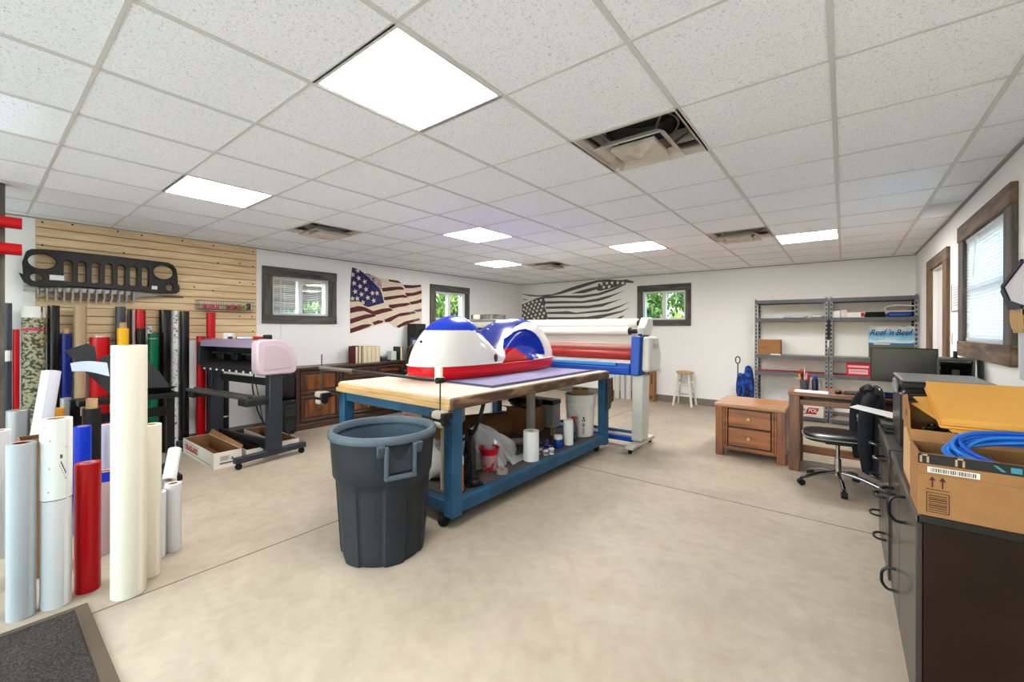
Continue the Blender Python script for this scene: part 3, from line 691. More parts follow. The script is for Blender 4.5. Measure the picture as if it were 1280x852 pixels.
roll('fat camouflage print roll with a white top', W, .362, .079, 1.638, FCAM, band=[(1.53,1.636,LBL,'white_end'),(1.405,1.425,PINK,'pink_tape')])
roll('glossy black roll right beside the camouflage roll', W, .493, .043, 1.653, FB)
roll('navy blue roll with a protruding cardboard core', W, .578, .041, 1.375, FNAVY, core=.05)
roll('tall tan roll between the navy roll and the fat red roll', W, .677, .049, 1.660, FTAN)
roll('fat glossy red roll with a white plastic core end', W, .822, .078, 1.335, RED, core=.02, corec=WPLAST)
roll('tall grey roll standing behind the yellow roll', -6.2, .992, .042, 1.664, FGREY)
roll('yellow roll with a protruding cardboard core', -6.03, .985, .048, 1.43, FYEL, core=.06)
roll('slim black roll right behind the yellow roll', -6.19, 1.065, .019, 1.633, FB)
roll('slim pale pink roll left of the red-topped black roll', -6.19, 1.098, .012, 1.634, FPINK)
roll('black roll with its top end wrapped in red', W, 1.150, .043, 1.635, FB, band=[(1.43,1.633,RED,'red_end')])
roll('white printed roll behind the green roll', -6.27, 1.245, .036, 1.459, FSPK)
roll('dark green glossy roll', -6.1, 1.25, .046, 1.372, FGRN, band=[(1.31,1.318,M('pale_green_tape',(150,200,180),.5),'edge_tape')])
roll('thick black roll right beside the green roll', -6.2, 1.376, .057, 1.643, FB)
roll('slim speckled white roll between two black rolls', -6.22, 1.475, .036, 1.638, FSPK, band=[(1.18,1.26,LBL,'label')])
roll('black roll at the right end of the row nearest the purple plotter', -6.2, 1.562, .046, 1.631, FB)
roll('tall red roll standing behind the purple plotter', -6.22, 1.835, .048, 1.629, RED)
roll('shorter red roll left of the tall one behind the plotter', -6.2, 1.727, .046, 1.334, RED)
roll('short charcoal patterned roll behind the plotter legs', -6.24, 1.99, .05, .835, FCHAR, band=[(.60,.615,LBL,'white_tape'),(.30,.315,LBL,'white_tape')])
# middle and front groups
roll('short silver roll in front of the camouflage roll', -4.6, .198, .057, .852, FSIL, group='vinyl rolls standing in the foreground group')
G2 = 'vinyl rolls standing in the foreground group'
roll('cool grey roll in front at the far left, dark red core inside', -3.217, .150, .051, .862, FPG, core=.0, corec=M('dark_red_core',(150,40,50),.6), group=G2)
roll('tall white roll with a printed wrapper around its upper half', -3.215, .268, .058, .965, FWHT, group=G2, band=[(.555,.963,LBL,'printed_wrapper')])
roll('wide white roll cut by the left edge of the photo', -4.174, .09, .062, .789, FWHT, group=G2)
roll('short dark blue roll at the lower left edge of the photo', -3.30, .032, .03, .40, FNAVY, group=G2)
roll('bright red roll in the foreground', -3.262, .391, .053, .696, RED, corec=FPINK, group=G2)
roll('very tall cream roll standing in front of all the others', -3.046, .524, .075, 1.341, FBEIGE, group=G2)
roll('shorter cream roll tucked behind the very tall cream one', -3.175, .640, .05, .874, FBEIGE, group=G2)
roll('short white roll right of the two cream rolls', -3.375, .72, .037, .410, FWHT, group=G2)
roll('lowest white roll at the right end of the foreground group', -3.418, .803, .044, .429, FWHT, group=G2)
roll('short white roll behind the lowest white one', -3.60, .83, .035, .41, FWHT, group=G2)
roll('bright blue roll in front of the black roll', -4.2, .476, .045, .745, FBLUE, group=G2)
roll('black roll with a wide protruding cardboard core', -4.6, .572, .055, .81, M('black_satin_film',(38,36,36),.35), core=.075, group=G2)
roll('white roll right behind the bright red roll', -3.72, .525, .05, .52, FPINK, group=G2, band=[(.46,.522,FBLUE,'blue_end')])
roll('pale lilac roll hidden behind the tall cream roll', -4.3, .613, .028, .720, M('lilac_film',(214,210,232),.4), group=G2)
roll('short orange roll behind the bright blue roll', -4.95, .40, .06, .79, M('amber_film',(222,150,40),.4), group=G2)
roll('short grey roll in front of the navy roll', -5.55, .52, .035, .80, FSIL, group=G2)
# crinkle lines printed on the wrapper
wr_ = [o for o in bpy.data.objects if o.name.startswith('printed_wrapper')][0]
mb = MB()
def wpatch(a0,a1,z0,z1):
    r_ = .0602; mb.add([(r_*math.cos(a),r_*math.sin(a),z) for z in (z0,z1) for a in (a0,(a0+a1)/2,a1)],[(0,1,4,3),(1,2,5,4)])
for (a,z) in ((-.45,.86),(-.5,.72),(-.55,.60),(.55,.82),(.5,.66),(-.8,.93)): wpatch(a-.07,a+.07,z-.001,z+.001); wpatch(a-.012,a+.012,z-.007,z+.007)
for k in range(5): wpatch(.18+.07*k,.26+.07*k,.735-.013*k,.750-.013*k); wpatch(.10+.07*k,.15+.07*k,.725-.013*k,.731-.013*k)
wpatch(.14,.30,.765,.785)
for k in range(24): wpatch(-PI+2*PI*k/24,-PI+2*PI*(k+1)/24,.553,.5565)
mb.build('printed_marks', M('wrapper_print',(96,94,96),.7), wr_, fix=False)
# leaning roll
p0 = Vector((-4.33,.21,.04)); p1 = Vector((-4.62,.36,1.11))
t = thing('vinyl_roll', 'grey white roll leaning to the right among the short rolls', 'roll of film', p0, 0, G2)
d = (p1-p0); Lr = d.length
q = Vector((0,0,1)).rotation_difference(d.normalized()); t.rotation_mode = 'QUATERNION'; t.rotation_quaternion = q
MB().lathe([(.036,0),(.052,0),(.052,Lr),(.036,Lr)], n=32, closed=True).build('film', M('lavender_grey_film',(196,196,204),.3), t)
MB().lathe([(.03,.001),(.0355,.001),(.0355,Lr-.002),(.03,Lr-.002)], n=24, closed=True).build('core', WPLAST, t)
mb = MB(); vs = []
for i in range(9):
    a = -1.15+.9*i/8; vs += [(.0535*math.cos(a),.0535*math.sin(a),.002),(.0535*math.cos(a),.0535*math.sin(a),Lr-.002)]
mb.add(vs, [(2*i,2*i+2,2*i+3,2*i+1) for i in range(8)]); mb.build('outer_flap', FWHT, t, fix=False)
# small leaning white roll in front of the black stand
p0 = Vector((-3.50,.80,.432)); p1 = Vector((-3.62,.86,.60))
t = thing('vinyl_roll', 'small white roll lying tilted on top of the short white rolls', 'roll of film', p0, 0, G2)
d = p1-p0; Lr = d.length; t.rotation_mode = 'QUATERNION'; t.rotation_quaternion = Vector((0,0,1)).rotation_difference(d.normalized())
MB().lathe([(.02,0),(.038,0),(.038,Lr),(.02,Lr)], n=28, closed=True).build('film', FWHT, t)
MB().lathe([(.015,0),(.0195,0),(.0195,Lr),(.015,Lr)], n=20, closed=True).build('core', CORE, t)
# kraft carton behind the cool grey roll
def open_box(name, label, cat, c, sx, sy, h, th, m_out, m_in, rot=0, group=None):
    t = thing(name, label, cat, c, rot, group)
    mb = MB(); a, b = sx/2, sy/2
    mb.box(-a,a,-b,b,0,th); mb.box(-a,-a+th,-b,b,th,h); mb.box(a-th,a,-b,b,th,h); mb.box(-a+th,a-th,-b,-b+th,th,h); mb.box(-a+th,a-th,b-th,b,th,h)
    mb.build('walls', m_out, t)
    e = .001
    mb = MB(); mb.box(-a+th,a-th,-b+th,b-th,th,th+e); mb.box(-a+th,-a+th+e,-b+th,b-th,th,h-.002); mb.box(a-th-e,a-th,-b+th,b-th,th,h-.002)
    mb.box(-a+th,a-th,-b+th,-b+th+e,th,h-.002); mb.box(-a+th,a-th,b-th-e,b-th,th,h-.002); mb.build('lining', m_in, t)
    return t
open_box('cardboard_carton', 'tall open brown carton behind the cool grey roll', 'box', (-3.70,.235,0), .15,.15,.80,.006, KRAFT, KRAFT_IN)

# ------------------------------------------------------------------ black stand (between wall rolls and foreground rolls)
t = thing('plotter_stand', 'black metal stand with bent catch trays behind the tall cream roll', 'stand', (-5.0,.85,0))
def pxz(pts): return pts
for y in (-.33,.30):
    MB().box(-.025,.025,y-.03,y+.03,.09,.84).build('leg', BLACKM, t, bevel=.004)
    f = MB().box(-.28,.28,y-.03,y+.03,.055,.10).build('foot', BLACKM, t, bevel=.004)
    for x in (-.25,.25):
        MB().cyl((x,y-.012,.025),(x,y+.012,.025),.025).bar((x,y,.03),(x,y,.06),.03,.03).build('caster', RUBBER, f)
MB().box(-.02,.02,-.30,.27,.62,.70).build('crossbar', BLACKM, t, bevel=.003)
PLT = M('dark_sheet_metal', (58,60,62), .5, metal=.2, bump=.05)
A = [(-.38,1.245),(-.245,1.30),(-.20,1.27),(-.185,1.15),(-.30,1.12)]
MB().prism(A,'x',-.10,-.085).build('left_wing', PLT, t)
B = [(-.27,1.07),(-.19,1.10),(-.175,1.17),(-.12,1.20),(.15,1.135),(.23,1.02),(.30,.90),(.30,.845),(-.09,.83),(-.13,.88)]
MB().prism(B,'x',-.06,-.045).build('back_tray', PLT, t)
mb = MB(); mb.add([(-.05,-.13,.86),(-.05,.3,.845),(.22,.3,.90),(.22,-.13,.92),(-.05,-.13,.866),(-.05,.3,.851),(.22,.3,.906),(.22,-.13,.926)],[(0,1,2,3),(7,6,5,4),(0,4,5,1),(1,5,6,2),(2,6,7,3),(3,7,4,0)])
mb.build('front_tray', PLT, t)
MB().box(-.04,.20,-.33,.32,.80,.845).build('tray_rail', BLACKM, t, bevel=.004)
t2 = thing('paper_sheet', 'blue grey paper sheet resting on the black stand tray', 'paper', (-4.98,.60,1.085))
mb = MB(); mb.grid(lambda u,v: (.02+.10*v, -.11+.22*u, .06*(1-v)-.05*u*v+.012*math.sin(4*u)), 8, 6); mb.build('sheet', M('blue_grey_paper',(176,190,208),.5), t2)

# ------------------------------------------------------------------ purple cutting plotter on stand
ang = math.atan2(.22,1.2)
t = thing('cutting_plotter', 'mauve and black cutting plotter on a wheeled stand under the wall basket', 'plotter', (-4.87,2.02,0), ang*.75)
MAUVE = M('mauve_plastic', (200,180,190), .45); LILAC = M('lilac_plastic', (164,144,176), .45); PBLK = M('plotter_black', (40,41,44), .45); PMET = M('plotter_leg_grey', (66,70,78), .45, metal=.3)
def leg_set(x):
    MB().box(x-.045,x+.045,-.07,.07,.12,.96).build('leg', PMET, t, bevel=.006)
    f = MB().box(x-.035,x+.035,-.40,.36,.065,.125).build('foot', PMET, t, bevel=.008)
    for y in (-.36,.32):
        MB().cyl((x-.014,y,.03),(x+.014,y,.03),.03).bar((x,y,.035),(x,y,.07),.035,.035).build('caster', RUBBER, f)
leg_set(0); leg_set(-1.24)
MB().box(-1.13,-.045,-.02,.02,.13,.21).box(-1.13,-.045,-.06,.02,.125,.135).build('cross_rail', PBLK, t, bevel=.003)
MB().box(-1.13,-.045,.0,.03,.80,.88).build('upper_rail', PBLK, t, bevel=.003)
MB().box(-.15,.02,-.30,-.02,.62,.70).build('roll_arm', PBLK, t, bevel=.015)
MB().box(-1.24,-1.14,-.30,-.02,.62,.70).build('roll_arm', PBLK, t, bevel=.015)
for y in (-.26,-.17): MB().cyl((-1.36,y,.70),(-.06,y,.70),.022).build('roll_holder_bar', STEEL, t)
# body: profile in (y,z)
prof = [(-.10,1.30),(.10,1.30),(.16,1.22),(.16,1.00),(.06,.97),(-.02,1.0),(-.02,1.20),(-.18,1.22),(-.18,1.285)]
MB().prism(prof,'x',-1.20,-.04).build('body', PBLK, t, bevel=.004)
MB().prism([(-.185,1.222),(-.185,1.29),(-.10,1.306),(.10,1.306),(.10,1.302),(-.10,1.301),(-.18,1.285),(-.18,1.222)],'x',-1.20,-.04).build('front_cover', LILAC, t)
mb = MB(); mb.grid(lambda u,v: (-1.17+1.12*u, -.10-.09*math.cos(PI*(.05+.9*v)) if False else -.20+.20*(1-math.cos(PI/2*v)), .95+.10*math.sin(PI/2*v)*1.2), 4, 10); mb.build('platen', M('platen_black',(38,37,38),.35), t)
mb = MB()
for k in range(8): mb.box(-1.08+.14*k,-1.05+.14*k,-.204,-.196,.952,.972)
mb.build('pinch_mark', WPLAST, t)
MB().box(-.95,-.86,-.10,-.02,1.06,1.14).box(-.60,-.52,-.12,-.02,1.07,1.15).build('carriage', BLACK, t, bevel=.006)
MB().cyl((-1.18,-.06,1.14),(-.05,-.06,1.14),.01).build('guide_rail', STEEL, t)
def endcap(x0,x1,pts):
    return MB().prism(pts,'x',x0,x1)
cap = [(-.22,1.27),(-.20,1.30),(-.14,1.318),(.02,1.312),(.10,1.28),(.165,1.22),(.21,1.13),(.225,1.03),(.215,.965),(.18,.935),(-.16,.935),(-.20,.955),(-.22,1.0)]
MB().prism(cap,'x',-.045,.075).build('end_cover', MAUVE, t, bevel=.018, seg=3)
inner = [(-.15,1.25),(-.02,1.262),(.08,1.22),(.14,1.13),(.16,1.03),(.15,1.0),(-.15,.985)]
o = MB(); n_ = len(inner); vs = [(.079,)+tuple(p) for p in inner]
cx_, cz_ = .0, 1.12
vs2 = [(.066, cx_+(p[0]-cx_)*.93, cz_+(p[1]-cz_)*.93) for p in inner]
MB().prism(inner,'x',.072,.0805).build('side_panel', M('mauve_plastic_light',(192,171,182),.5), t, bevel=.006)
MB().prism([(-.20,1.20),(-.17,1.285),(-.02,1.30),(.15,1.25),(.16,1.0),(-.02,.96),(-.20,1.0)],'x',-1.255,-1.20).build('end_cover', PBLK, t, bevel=.01, seg=3); MB().prism([(-.10,1.24),(-.08,1.30),(.02,1.312),(.15,1.27),(.19,1.1),(.15,1.02),(-.10,1.02)],'x',-1.285,-1.256).build('end_plate', MAUVE, t, bevel=.008)
mb = MB(); mb.tube(smooth_pts([(-.16,-.12,.96),(-.12,-.16,.80),(-.10,-.10,.5),(.0-.08,.05,.22),(-.07,.12,.12)],6), .008, 8); mb.build('cable', BLACK, t)
mb = MB(); mb.tube(smooth_pts([(-.62,.1,.98),(-.58,.16,.6),(-.55,.2,.3),(-.45,.28,.2),(-.3,.3,.28),(-.15,.3,.12)],6), .006, 8); mb.build('cable', BLACK, t)
mb = MB(); mb.tube(smooth_pts([(-1.3,.02,1.05),(-1.36,-.03,.95),(-1.34,-.05,.75),(-1.28,0,.5)],6), .005, 8); mb.build('cable', BLACK, t)
pm = Matrix.Translation((-4.87,2.02,0)) @ Matrix.Rotation(ang*.75,4,'Z')
def onplot(x,y,z): v = pm @ Vector((x,y,z)); return (v.x,v.y,v.z)
q = thing('tape_roll', 'wide white tape roll on top of the purple plotter', 'tape roll', onplot(-.94,-.0,1.307))
MB().lathe([(.04,0),(.058,0),(.058,.07),(.04,.07)],n=28,closed=True).build('tape', WPLAST, q); MB().lathe([(.035,0),(.0395,0),(.0395,.07),(.035,.07)],n=24,closed=True).build('core', CORE, q)
q = thing('tape_gun', 'red and black handheld tape cutter on top of the plotter near its right end', 'tool', onplot(-.20,-.03,1.307), .4)
MB().box(-.10,.06,-.02,.02,0,.035).build('handle', M('tool_red',(170,20,30),.4), q, bevel=.012); MB().box(.05,.13,-.03,.03,.0,.055).build('head', BLACK, q, bevel=.012)
for k,(nm,mm,x,y,l) in enumerate([('dark grey',DGREY,-.80,-.05,.10),('black',BLACK,-.72,.02,.12),('white',WPLAST,-.58,-.04,.10),('pale blue',M('pale_blue_plastic',(176,200,226),.4),-.45,-.02,.12),('yellow',FYEL,-.30,-.05,.05)]):
    q = thing('hand_tool', '%s small hand tool lying on top of the purple plotter' % nm, 'tool', onplot(x,y,1.307), .3*k, 'small tools on the plotter')
    MB().box(-l/2,l/2,-.016,.016,0,.028).build('grip', mm, q, bevel=.01); MB().cyl((l/2-.002,0,.014),(l/2+.03,0,.014),.007).build('tip', STEEL, q)

# cartons under the plotter
WCART = M('white_carton', (228,218,204), .7); REDP = M('red_print', (188,26,36), .6); INKG = M('grey_print', (110,110,112), .7); INKD = M('dark_print', (60,58,58), .7)
def carton(label, x0, x1, y0, y1, h, m_out=WCART):
    t = open_box('vinyl_carton', label, 'box', ((x0+x1)/2,(y0+y1)/2,0), x1-x0, y1-y0, h, .006, m_out, KRAFT_IN, 0, 'long cartons under the purple plotter')
    return t
c1 = carton('white open carton with red lettering under the front of the plotter', -6.0,-5.0,1.50,1.755,.165)
b_ = .1275
text_mesh('lettering', 'ORAGUARD', .085, REDP, c1, face_mat((-.20,-b_-.0008,.085),(1,0,0),(0,0,1)), bold=.004, sx=.95)
MB().box(-.45,.05,-b_-.001,-b_,.135,.139).box(-.40,.42,-b_-.001,-b_,.03,.034).build('printed_line', INKD, c1)
mb = MB()
for k in range(6): mb.box(.5,.501,-.07,.02-.01*(k%3),.115-.008*k,.119-.008*k)
mb.box(.5,.501,-.075,.05,.04,.058).box(.5,.501,.03,.05,.07,.10); mb.build('shipping_print', INKG, c1)
MB().add([(.495,-.12,.165),(-.49,-.12,.165),(-.49,-.09,.225),(.495,-.10,.195)],[(0,1,2,3)]).build('side_flap', KRAFT, c1, fix=False)
for ch in c1.children:
    if ch.name.startswith('side_flap'):
        for v in ch.data.vertices: v.co.y += .245
c2 = carton('white open carton second from the front under the plotter', -6.0,-5.0,1.80,1.96,.135)
mb = MB(); mb.box(.5,.501,-.03,.0,.05,.09)
for k in range(4): mb.box(.5,.501,.01,.06,.055+.01*k,.06+.01*k)
mb.build('shipping_print', INKG, c2)
c3 = carton('open brown carton at the back right below the plotter', -6.0,-5.02,2.13,2.36,.15)
mb = MB()
for k in range(5): mb.box(.49,.491,-.02,.05,.10-.01*k,.104-.01*k)
mb.build('shipping_print', INKG, c3)
# ------------------------------------------------------------------ wall pictures
def star(cx, cy, r, rot=PI/2, k=.42): return [(cx+(r if i%2==0 else r*k)*math.cos(rot+i*PI/5), cy+(r if i%2==0 else r*k)*math.sin(rot+i*PI/5)) for i in range(10)]
FCREAM = M('flag_cream', (232,216,192), .7, var=.06, vscale=12); FRED = M('flag_red', (104,34,40), .7, rgb2=(132,60,62), vscale=30, thresh=(.5,.75))
FBLU = M('flag_blue', (34,44,108), .7, rgb2=(88,76,112), vscale=14, thresh=(.48,.75)); FFADE = M('flag_faded', (206,184,184), .7, rgb2=(120,100,120), vscale=30, thresh=(.5,.62)); FPUR = M('flag_purple', (118,96,116), .7)
t = thing('flag_banner', 'weathered waving stars and stripes flag cut-out on the left wall between two windows', 'flag', (XL, 4.5, 1.9))
def rel(P): return [(a-4.5,b-1.9) for a,b in P]
MB().prism(rel(FLAG_OUT),'x',.0005,.006).build('canvas', FCREAM, t)
MB().prism(rel(FLAG_CANTON),'x',.006,.0075).build('canton', FBLU, t)
MB().prism(rel(FLAG_FADE),'x',.006,.007).build('faded_field', FFADE, t)
for P in FLAG_RED: MB().prism(rel(P),'x',.006,.0073).build('stripe', FRED, t)
for P in FLAG_PURPLE: MB().prism(rel(P),'x',.006,.0082).build('faded_stripe', FPUR, t)
for (a,b) in FLAG_STARS: MB().prism(star(a-4.5,b-1.9,.048,PI/2+.25),'x',.0075,.009).build('star', FCREAM, t)
MUR = M('mural_grey', (112,106,102), .8, var=.08, vscale=20)
t = thing('flag_mural', 'large grey waving flag painted on the back wall behind the laminator', 'mural', (-5.0, YB, 1.9))
def relb(P): return [(a+5.0,b-1.9) for a,b in P]
for k,P in enumerate(MURAL): MB().prism(relb(P),'y',-.003,-.0005).build('star_field' if k in (1,4) else 'stripe', MUR, t)
for k,(a,b) in enumerate(MURAL_STARS): MB().prism(star(a+5.0,b-1.9,.042,PI/2+.1,.55),'y',-.0055,-.003).build('star', WHITE, t)

# ------------------------------------------------------------------ dark carved sideboard
DW = mat_wood('dark_walnut', (52,30,20), (92,56,36), 'y', 4, .4, .08, .2); DWP = mat_wood('walnut_panel', (92,48,20), (150,86,38), 'z', 4, .35, .05, .2)
t = thing('sideboard', 'dark carved wooden sideboard against the left wall under the flag', 'sideboard', (-6.16, 3.70, 0))
y0, y1 = -.93, .92
MB().box(-.155,.16,y0,y1,.08,.84).build('body', DW, t, bevel=.005)
MB().box(-.165,.20,y0-.03,y1+.02,.84,.88).build('top', DW, t, bevel=.008)
MB().box(-.155,.185,y0-.015,y1+.01,0,.085).build('plinth', DW, t, bevel=.008)
for yy in (y0,-.285,.315,y1-.05): MB().box(.158,.185,yy,yy+.05,.085,.84).build('pilaster', DW, t, bevel=.004)
def dwr(a,b,z0,z1,name):
    d = MB(); d.box(.158,.172,a,b,z0,z1); o = d.build(name, DW, t, bevel=.004)
    f = .035
    mb = MB(); mb.box(.172,.190,a,b,z0,z0+f); mb.box(.172,.190,a,b,z1-f,z1); mb.box(.172,.190,a,a+f,z0+f,z1-f); mb.box(.172,.190,b-f,b,z0+f,z1-f); mb.build('moulding', DW, o, bevel=.006)
    MB().box(.17,.182,a+f+.03,b-f-.03,z0+f+.02,z1-f-.02).build('panel', DWP, o, bevel=.008)
    ym = (a+b)/2; mb = MB(); mb.tube(smooth_pts([(.184,ym-.05,(z0+z1)/2),(.21,ym-.04,(z0+z1)/2-.01),(.21,ym+.04,(z0+z1)/2-.01),(.184,ym+.05,(z0+z1)/2)],5), .006, 8); mb.build('handle', M('aged_brass',(150,112,60),.35,metal=.9), o)
dwr(y0+.06,-.295,.50,.82,'drawer'); dwr(y0+.06,-.295,.11,.47,'drawer')
dwr(-.225,.305,.66,.82,'drawer'); dwr(.375,y1-.06,.66,.82,'drawer'); dwr(-.225,.305,.11,.63,'door'); dwr(.375,y1-.06,.11,.63,'door')
# books on the sideboard: spines to the wall, page edges to the room
PAGE = M('book_pages', (226,212,176), .8, stretch=(1,60,1), var=.12, vscale=3)
def book(label, y, th, h, cov, dp=.20):
    q = thing('book', label, 'book', (-6.15,y,.88), 0, 'books standing on the sideboard')
    MB().box(-dp/2,dp/2,-th/2,-th/2+.004,0,h).box(-dp/2,dp/2,th/2-.004,th/2,0,h).box(-dp/2,-dp/2+.005,-th/2,th/2,0,h).build('cover', cov, q)
    MB().box(-dp/2+.005,dp/2-.006,-th/2+.004,th/2-.004,.003,h-.005).build('pages', PAGE, q)
CR = M('book_maroon',(120,34,46),.6); CG = M('book_green',(86,100,60),.6); CW = M('book_cream',(222,212,190),.6); CDG = M('book_dark_green',(40,66,58),.5)
book('maroon covered book at the left end of the row on the sideboard', 3.745,.05,.27,CR); book('olive green book right beside the maroon one', 3.80,.05,.275,CG)
book('thin dark green book in the row on the sideboard', 3.842,.026,.262,CDG)
for k in range(4): book('%s cream paged thick book right of the thin dark green book' % ORD[k], 3.897+.078*k,.074,.268-.002*k,CW)
book('dark green book standing alone by the leather chair', 4.60,.05,.235,CDG)
q = thing('small_box', 'small dark teal box on the sideboard right of the books', 'box', (-6.12,4.27,.88))
MB().box(-.05,.05,-.06,.06,0,.075).build('base', M('teal_dark',(36,62,74),.5), q, bevel=.004); MB().box(-.053,.053,-.063,.063,.06,.088).build('lid', M('teal_label',(90,120,136),.5), q, bevel=.003)
q = thing('document_tray', 'flat dark wooden tray on the sideboard below the small box', 'tray', (-6.05,4.42,.88))
MB().box(-.06,.06,-.10,.10,0,.015).box(-.06,.06,-.10,-.09,.015,.03).build('base', DW, q, bevel=.003)
q = thing('paper_block', 'pale paper block beside the dark green book on the sideboard', 'paper', (-6.16,4.475,.88))
MB().box(-.07,.07,-.05,.05,0,.16).build('sheets', M('pale_green_paper',(208,220,200),.7), q, bevel=.003); MB().box(-.072,.072,-.052,-.05,0,.16).build('cover', WPAPER, q)

# leather armchair
LEA = M('brown_leather', (58,34,28), .35, bump=.1, bscale=40, rgb2=(88,54,44), vscale=5)
t = thing('leather_chair', 'dark brown leather armchair beside the sideboard', 'chair', (-5.44,4.66,0), -.2)
MB().grid(lambda u,v: (-.16+.10*v-.03*math.sin(PI*u), -.29+.58*u, .45+.70*v-.04*(2*u-1)**4*v), 12, 10).add([],[]).grid(lambda u,v: (-.26+.10*v+.03*math.sin(PI*u), -.29+.58*u, .45+.70*v-.04*(2*u-1)**4*v), 12, 10).build('backrest_shell', LEA, t)
mb = MB(); mb.blob((-.15,0,.82),(.10,.31,.37),18,12,e=.55); mb.build('backrest', LEA, t)
mb = MB()
for k in range(-2,3): mb.cyl((-.055,.11*k,.55),(-.03,.10*k,1.12),.012)
mb.build('tufting', LEA, t)
mb = MB(); mb.blob((.10,0,.47),(.30,.29,.085),18,10,e=.5); mb.build('seat', LEA, t)
for s in (-1,1):
    mb = MB(); mb.tube(smooth_pts([(-.18,s*.30,.72),(.05,s*.33,.70),(.28,s*.32,.66),(.30,s*.32,.48)],6), .045, 10); mb.build('armrest', LEA, t)
MB().cyl((0,0,.10),(0,0,.40),.03).build('column', BLACKM, t)
for k in range(5):
    a = 2*PI*k/5; b = MB(); b.bar((0,0,.12),(.30*math.cos(a),.30*math.sin(a),.07),.05,.035); f = b.build('base_arm', BLACKM, t)
    MB().cyl((.29*math.cos(a)-.02,.29*math.sin(a),.03),(.29*math.cos(a)+.02,.29*math.sin(a),.03),.03).bar((.29*math.cos(a),.29*math.sin(a),.03),(.29*math.cos(a),.29*math.sin(a),.07),.02,.02).build('caster', RUBBER, f)
# side table with speaker and sign
t = thing('side_table', 'black side table behind the leather chair by the left wall', 'table', (-6.12,5.18,0))
MB().box(-.20,.14,-.36,.30,.76,.80).build('top', BLACK, t, bevel=.004)
for (x,y) in ((-.17,-.33),(.11,-.33),(-.17,.27),(.11,.27)): MB().box(x-.02,x+.02,y-.02,y+.02,0,.76).build('leg', BLACK, t, bevel=.002)
t = thing('tower_speaker', 'tall black loudspeaker below the right end of the flag', 'speaker', (-6.14,5.02,.80))
MB().box(-.14,.10,-.115,.115,0,.72).build('cabinet', M('speaker_black',(40,40,40),.5), t, bevel=.006)
for (z,r) in ((.58,.07),(.40,.08),(.2,.08)): MB().lathe([(0,-.012),(r*.35,-.006),(r*.8,-.02),(r*.85,.004),(r,.004),(r,0)],n=28).build('driver', BLACK, t); c = t.children[-1]; c.location = (.103,0,z); c.rotation_euler = (0,PI/2,0)
t = thing('small_sign', 'small blue and white placard in front of the tall speaker', 'sign', (-5.99,4.86,.80))
MB().box(-.02,.02,-.12,.12,0,.03).build('foot', BLACK, t); MB().box(-.006,.006,-.12,.12,.03,.47).build('board', M('placard_blue',(52,60,92),.5), t, bevel=.002)
MB().box(.006,.0075,-.075,.10,.36,.43).box(.006,.0075,-.05,.07,.22,.34).build('white_print', M('placard_print',(176,176,192),.6), t)
# large printer in the far left corner
t = thing('wide_printer', 'grey and black office printer on a stand in the far left corner', 'printer', (-5.72,6.55,0))
MB().box(-.40,.42,-.30,.30,1.18,1.40).build('lower_body', M('printer_grey',(200,198,194),.5), t, bevel=.015)
MB().box(-.41,.43,-.32,.30,1.41,1.45).build('black_band', BLACK, t, bevel=.006)
MB().box(-.40,.42,-.30,.30,1.45,1.56).build('upper_body', M('printer_light',(222,216,206),.5), t, bevel=.015)
MB().box(-.38,.30,-.26,.28,1.56,1.60).build('scanner_lid', M('printer_mid',(178,176,174),.5), t, bevel=.01)
mb = MB().box(-.36,.24,-.18,.22,1.62,1.72); mb.build('paper_tray', mat_glass('smoke_plastic',(210,212,216),.12), t)
MB().box(-.39,.41,-.28,.28,1.60,1.62).build('tray_base', M('printer_mid2',(190,188,186),.5), t)
MB().box(-.40,.42,-.28,.28,.10,.14).build('stand_shelf', BLACK, t)
for (x,y) in ((-.37,-.25),(.39,-.25),(-.37,.25),(.39,.25)): MB().box(x-.025,x+.025,y-.025,y+.025,0,1.18).build('leg', BLACK, t)
MB().box(.43,.46,-.22,-.10,1.30,1.62).build('control_arm', BLACK, t, bevel=.006)
# computer tower behind the plotter
t = thing('computer_tower', 'black computer tower on the floor between plotter and sideboard', 'computer', (-6.08,2.62,0), .1)
MB().box(-.20,.20,-.09,.09,.015,.46).build('case', M('case_black',(36,36,38),.45), t, bevel=.008)
MB().box(.20,.215,-.085,.085,.02,.455).build('front_bezel', BLACK, t, bevel=.006)
mb = MB()
for k in range(3): mb.box(.215,.219,-.07,.07,.36-.055*k,.40-.055*k)
for k in range(8): mb.box(.215,.218,-.06,.06,.06+.018*k,.068+.018*k)
mb.build('drive_bay', M('bay_grey',(60,60,64),.4), t)
for (x,y) in ((-.17,-.07),(.17,-.07),(-.17,.07),(.17,.07)): MB().cyl((x,y,0),(x,y,.016),.014).build('foot', RUBBER, t)
t = thing('equipment_bag', 'black fabric bag standing on the computer tower behind the plotter', 'bag', (-6.08,2.62,.46))
mb = MB(); mb.blob((0,0,.17),(.19,.13,.17),18,10,e=.5,jit=.05,seed=3); mb.build('pouch', M('black_fabric',(30,30,32),.8,bump=.2), t)
mb = MB(); mb.tube(smooth_pts([(-.1,0,.33),(-.06,0,.40),(.06,0,.40),(.1,0,.33)],6),.01,8); mb.build('strap', BLACK, t)
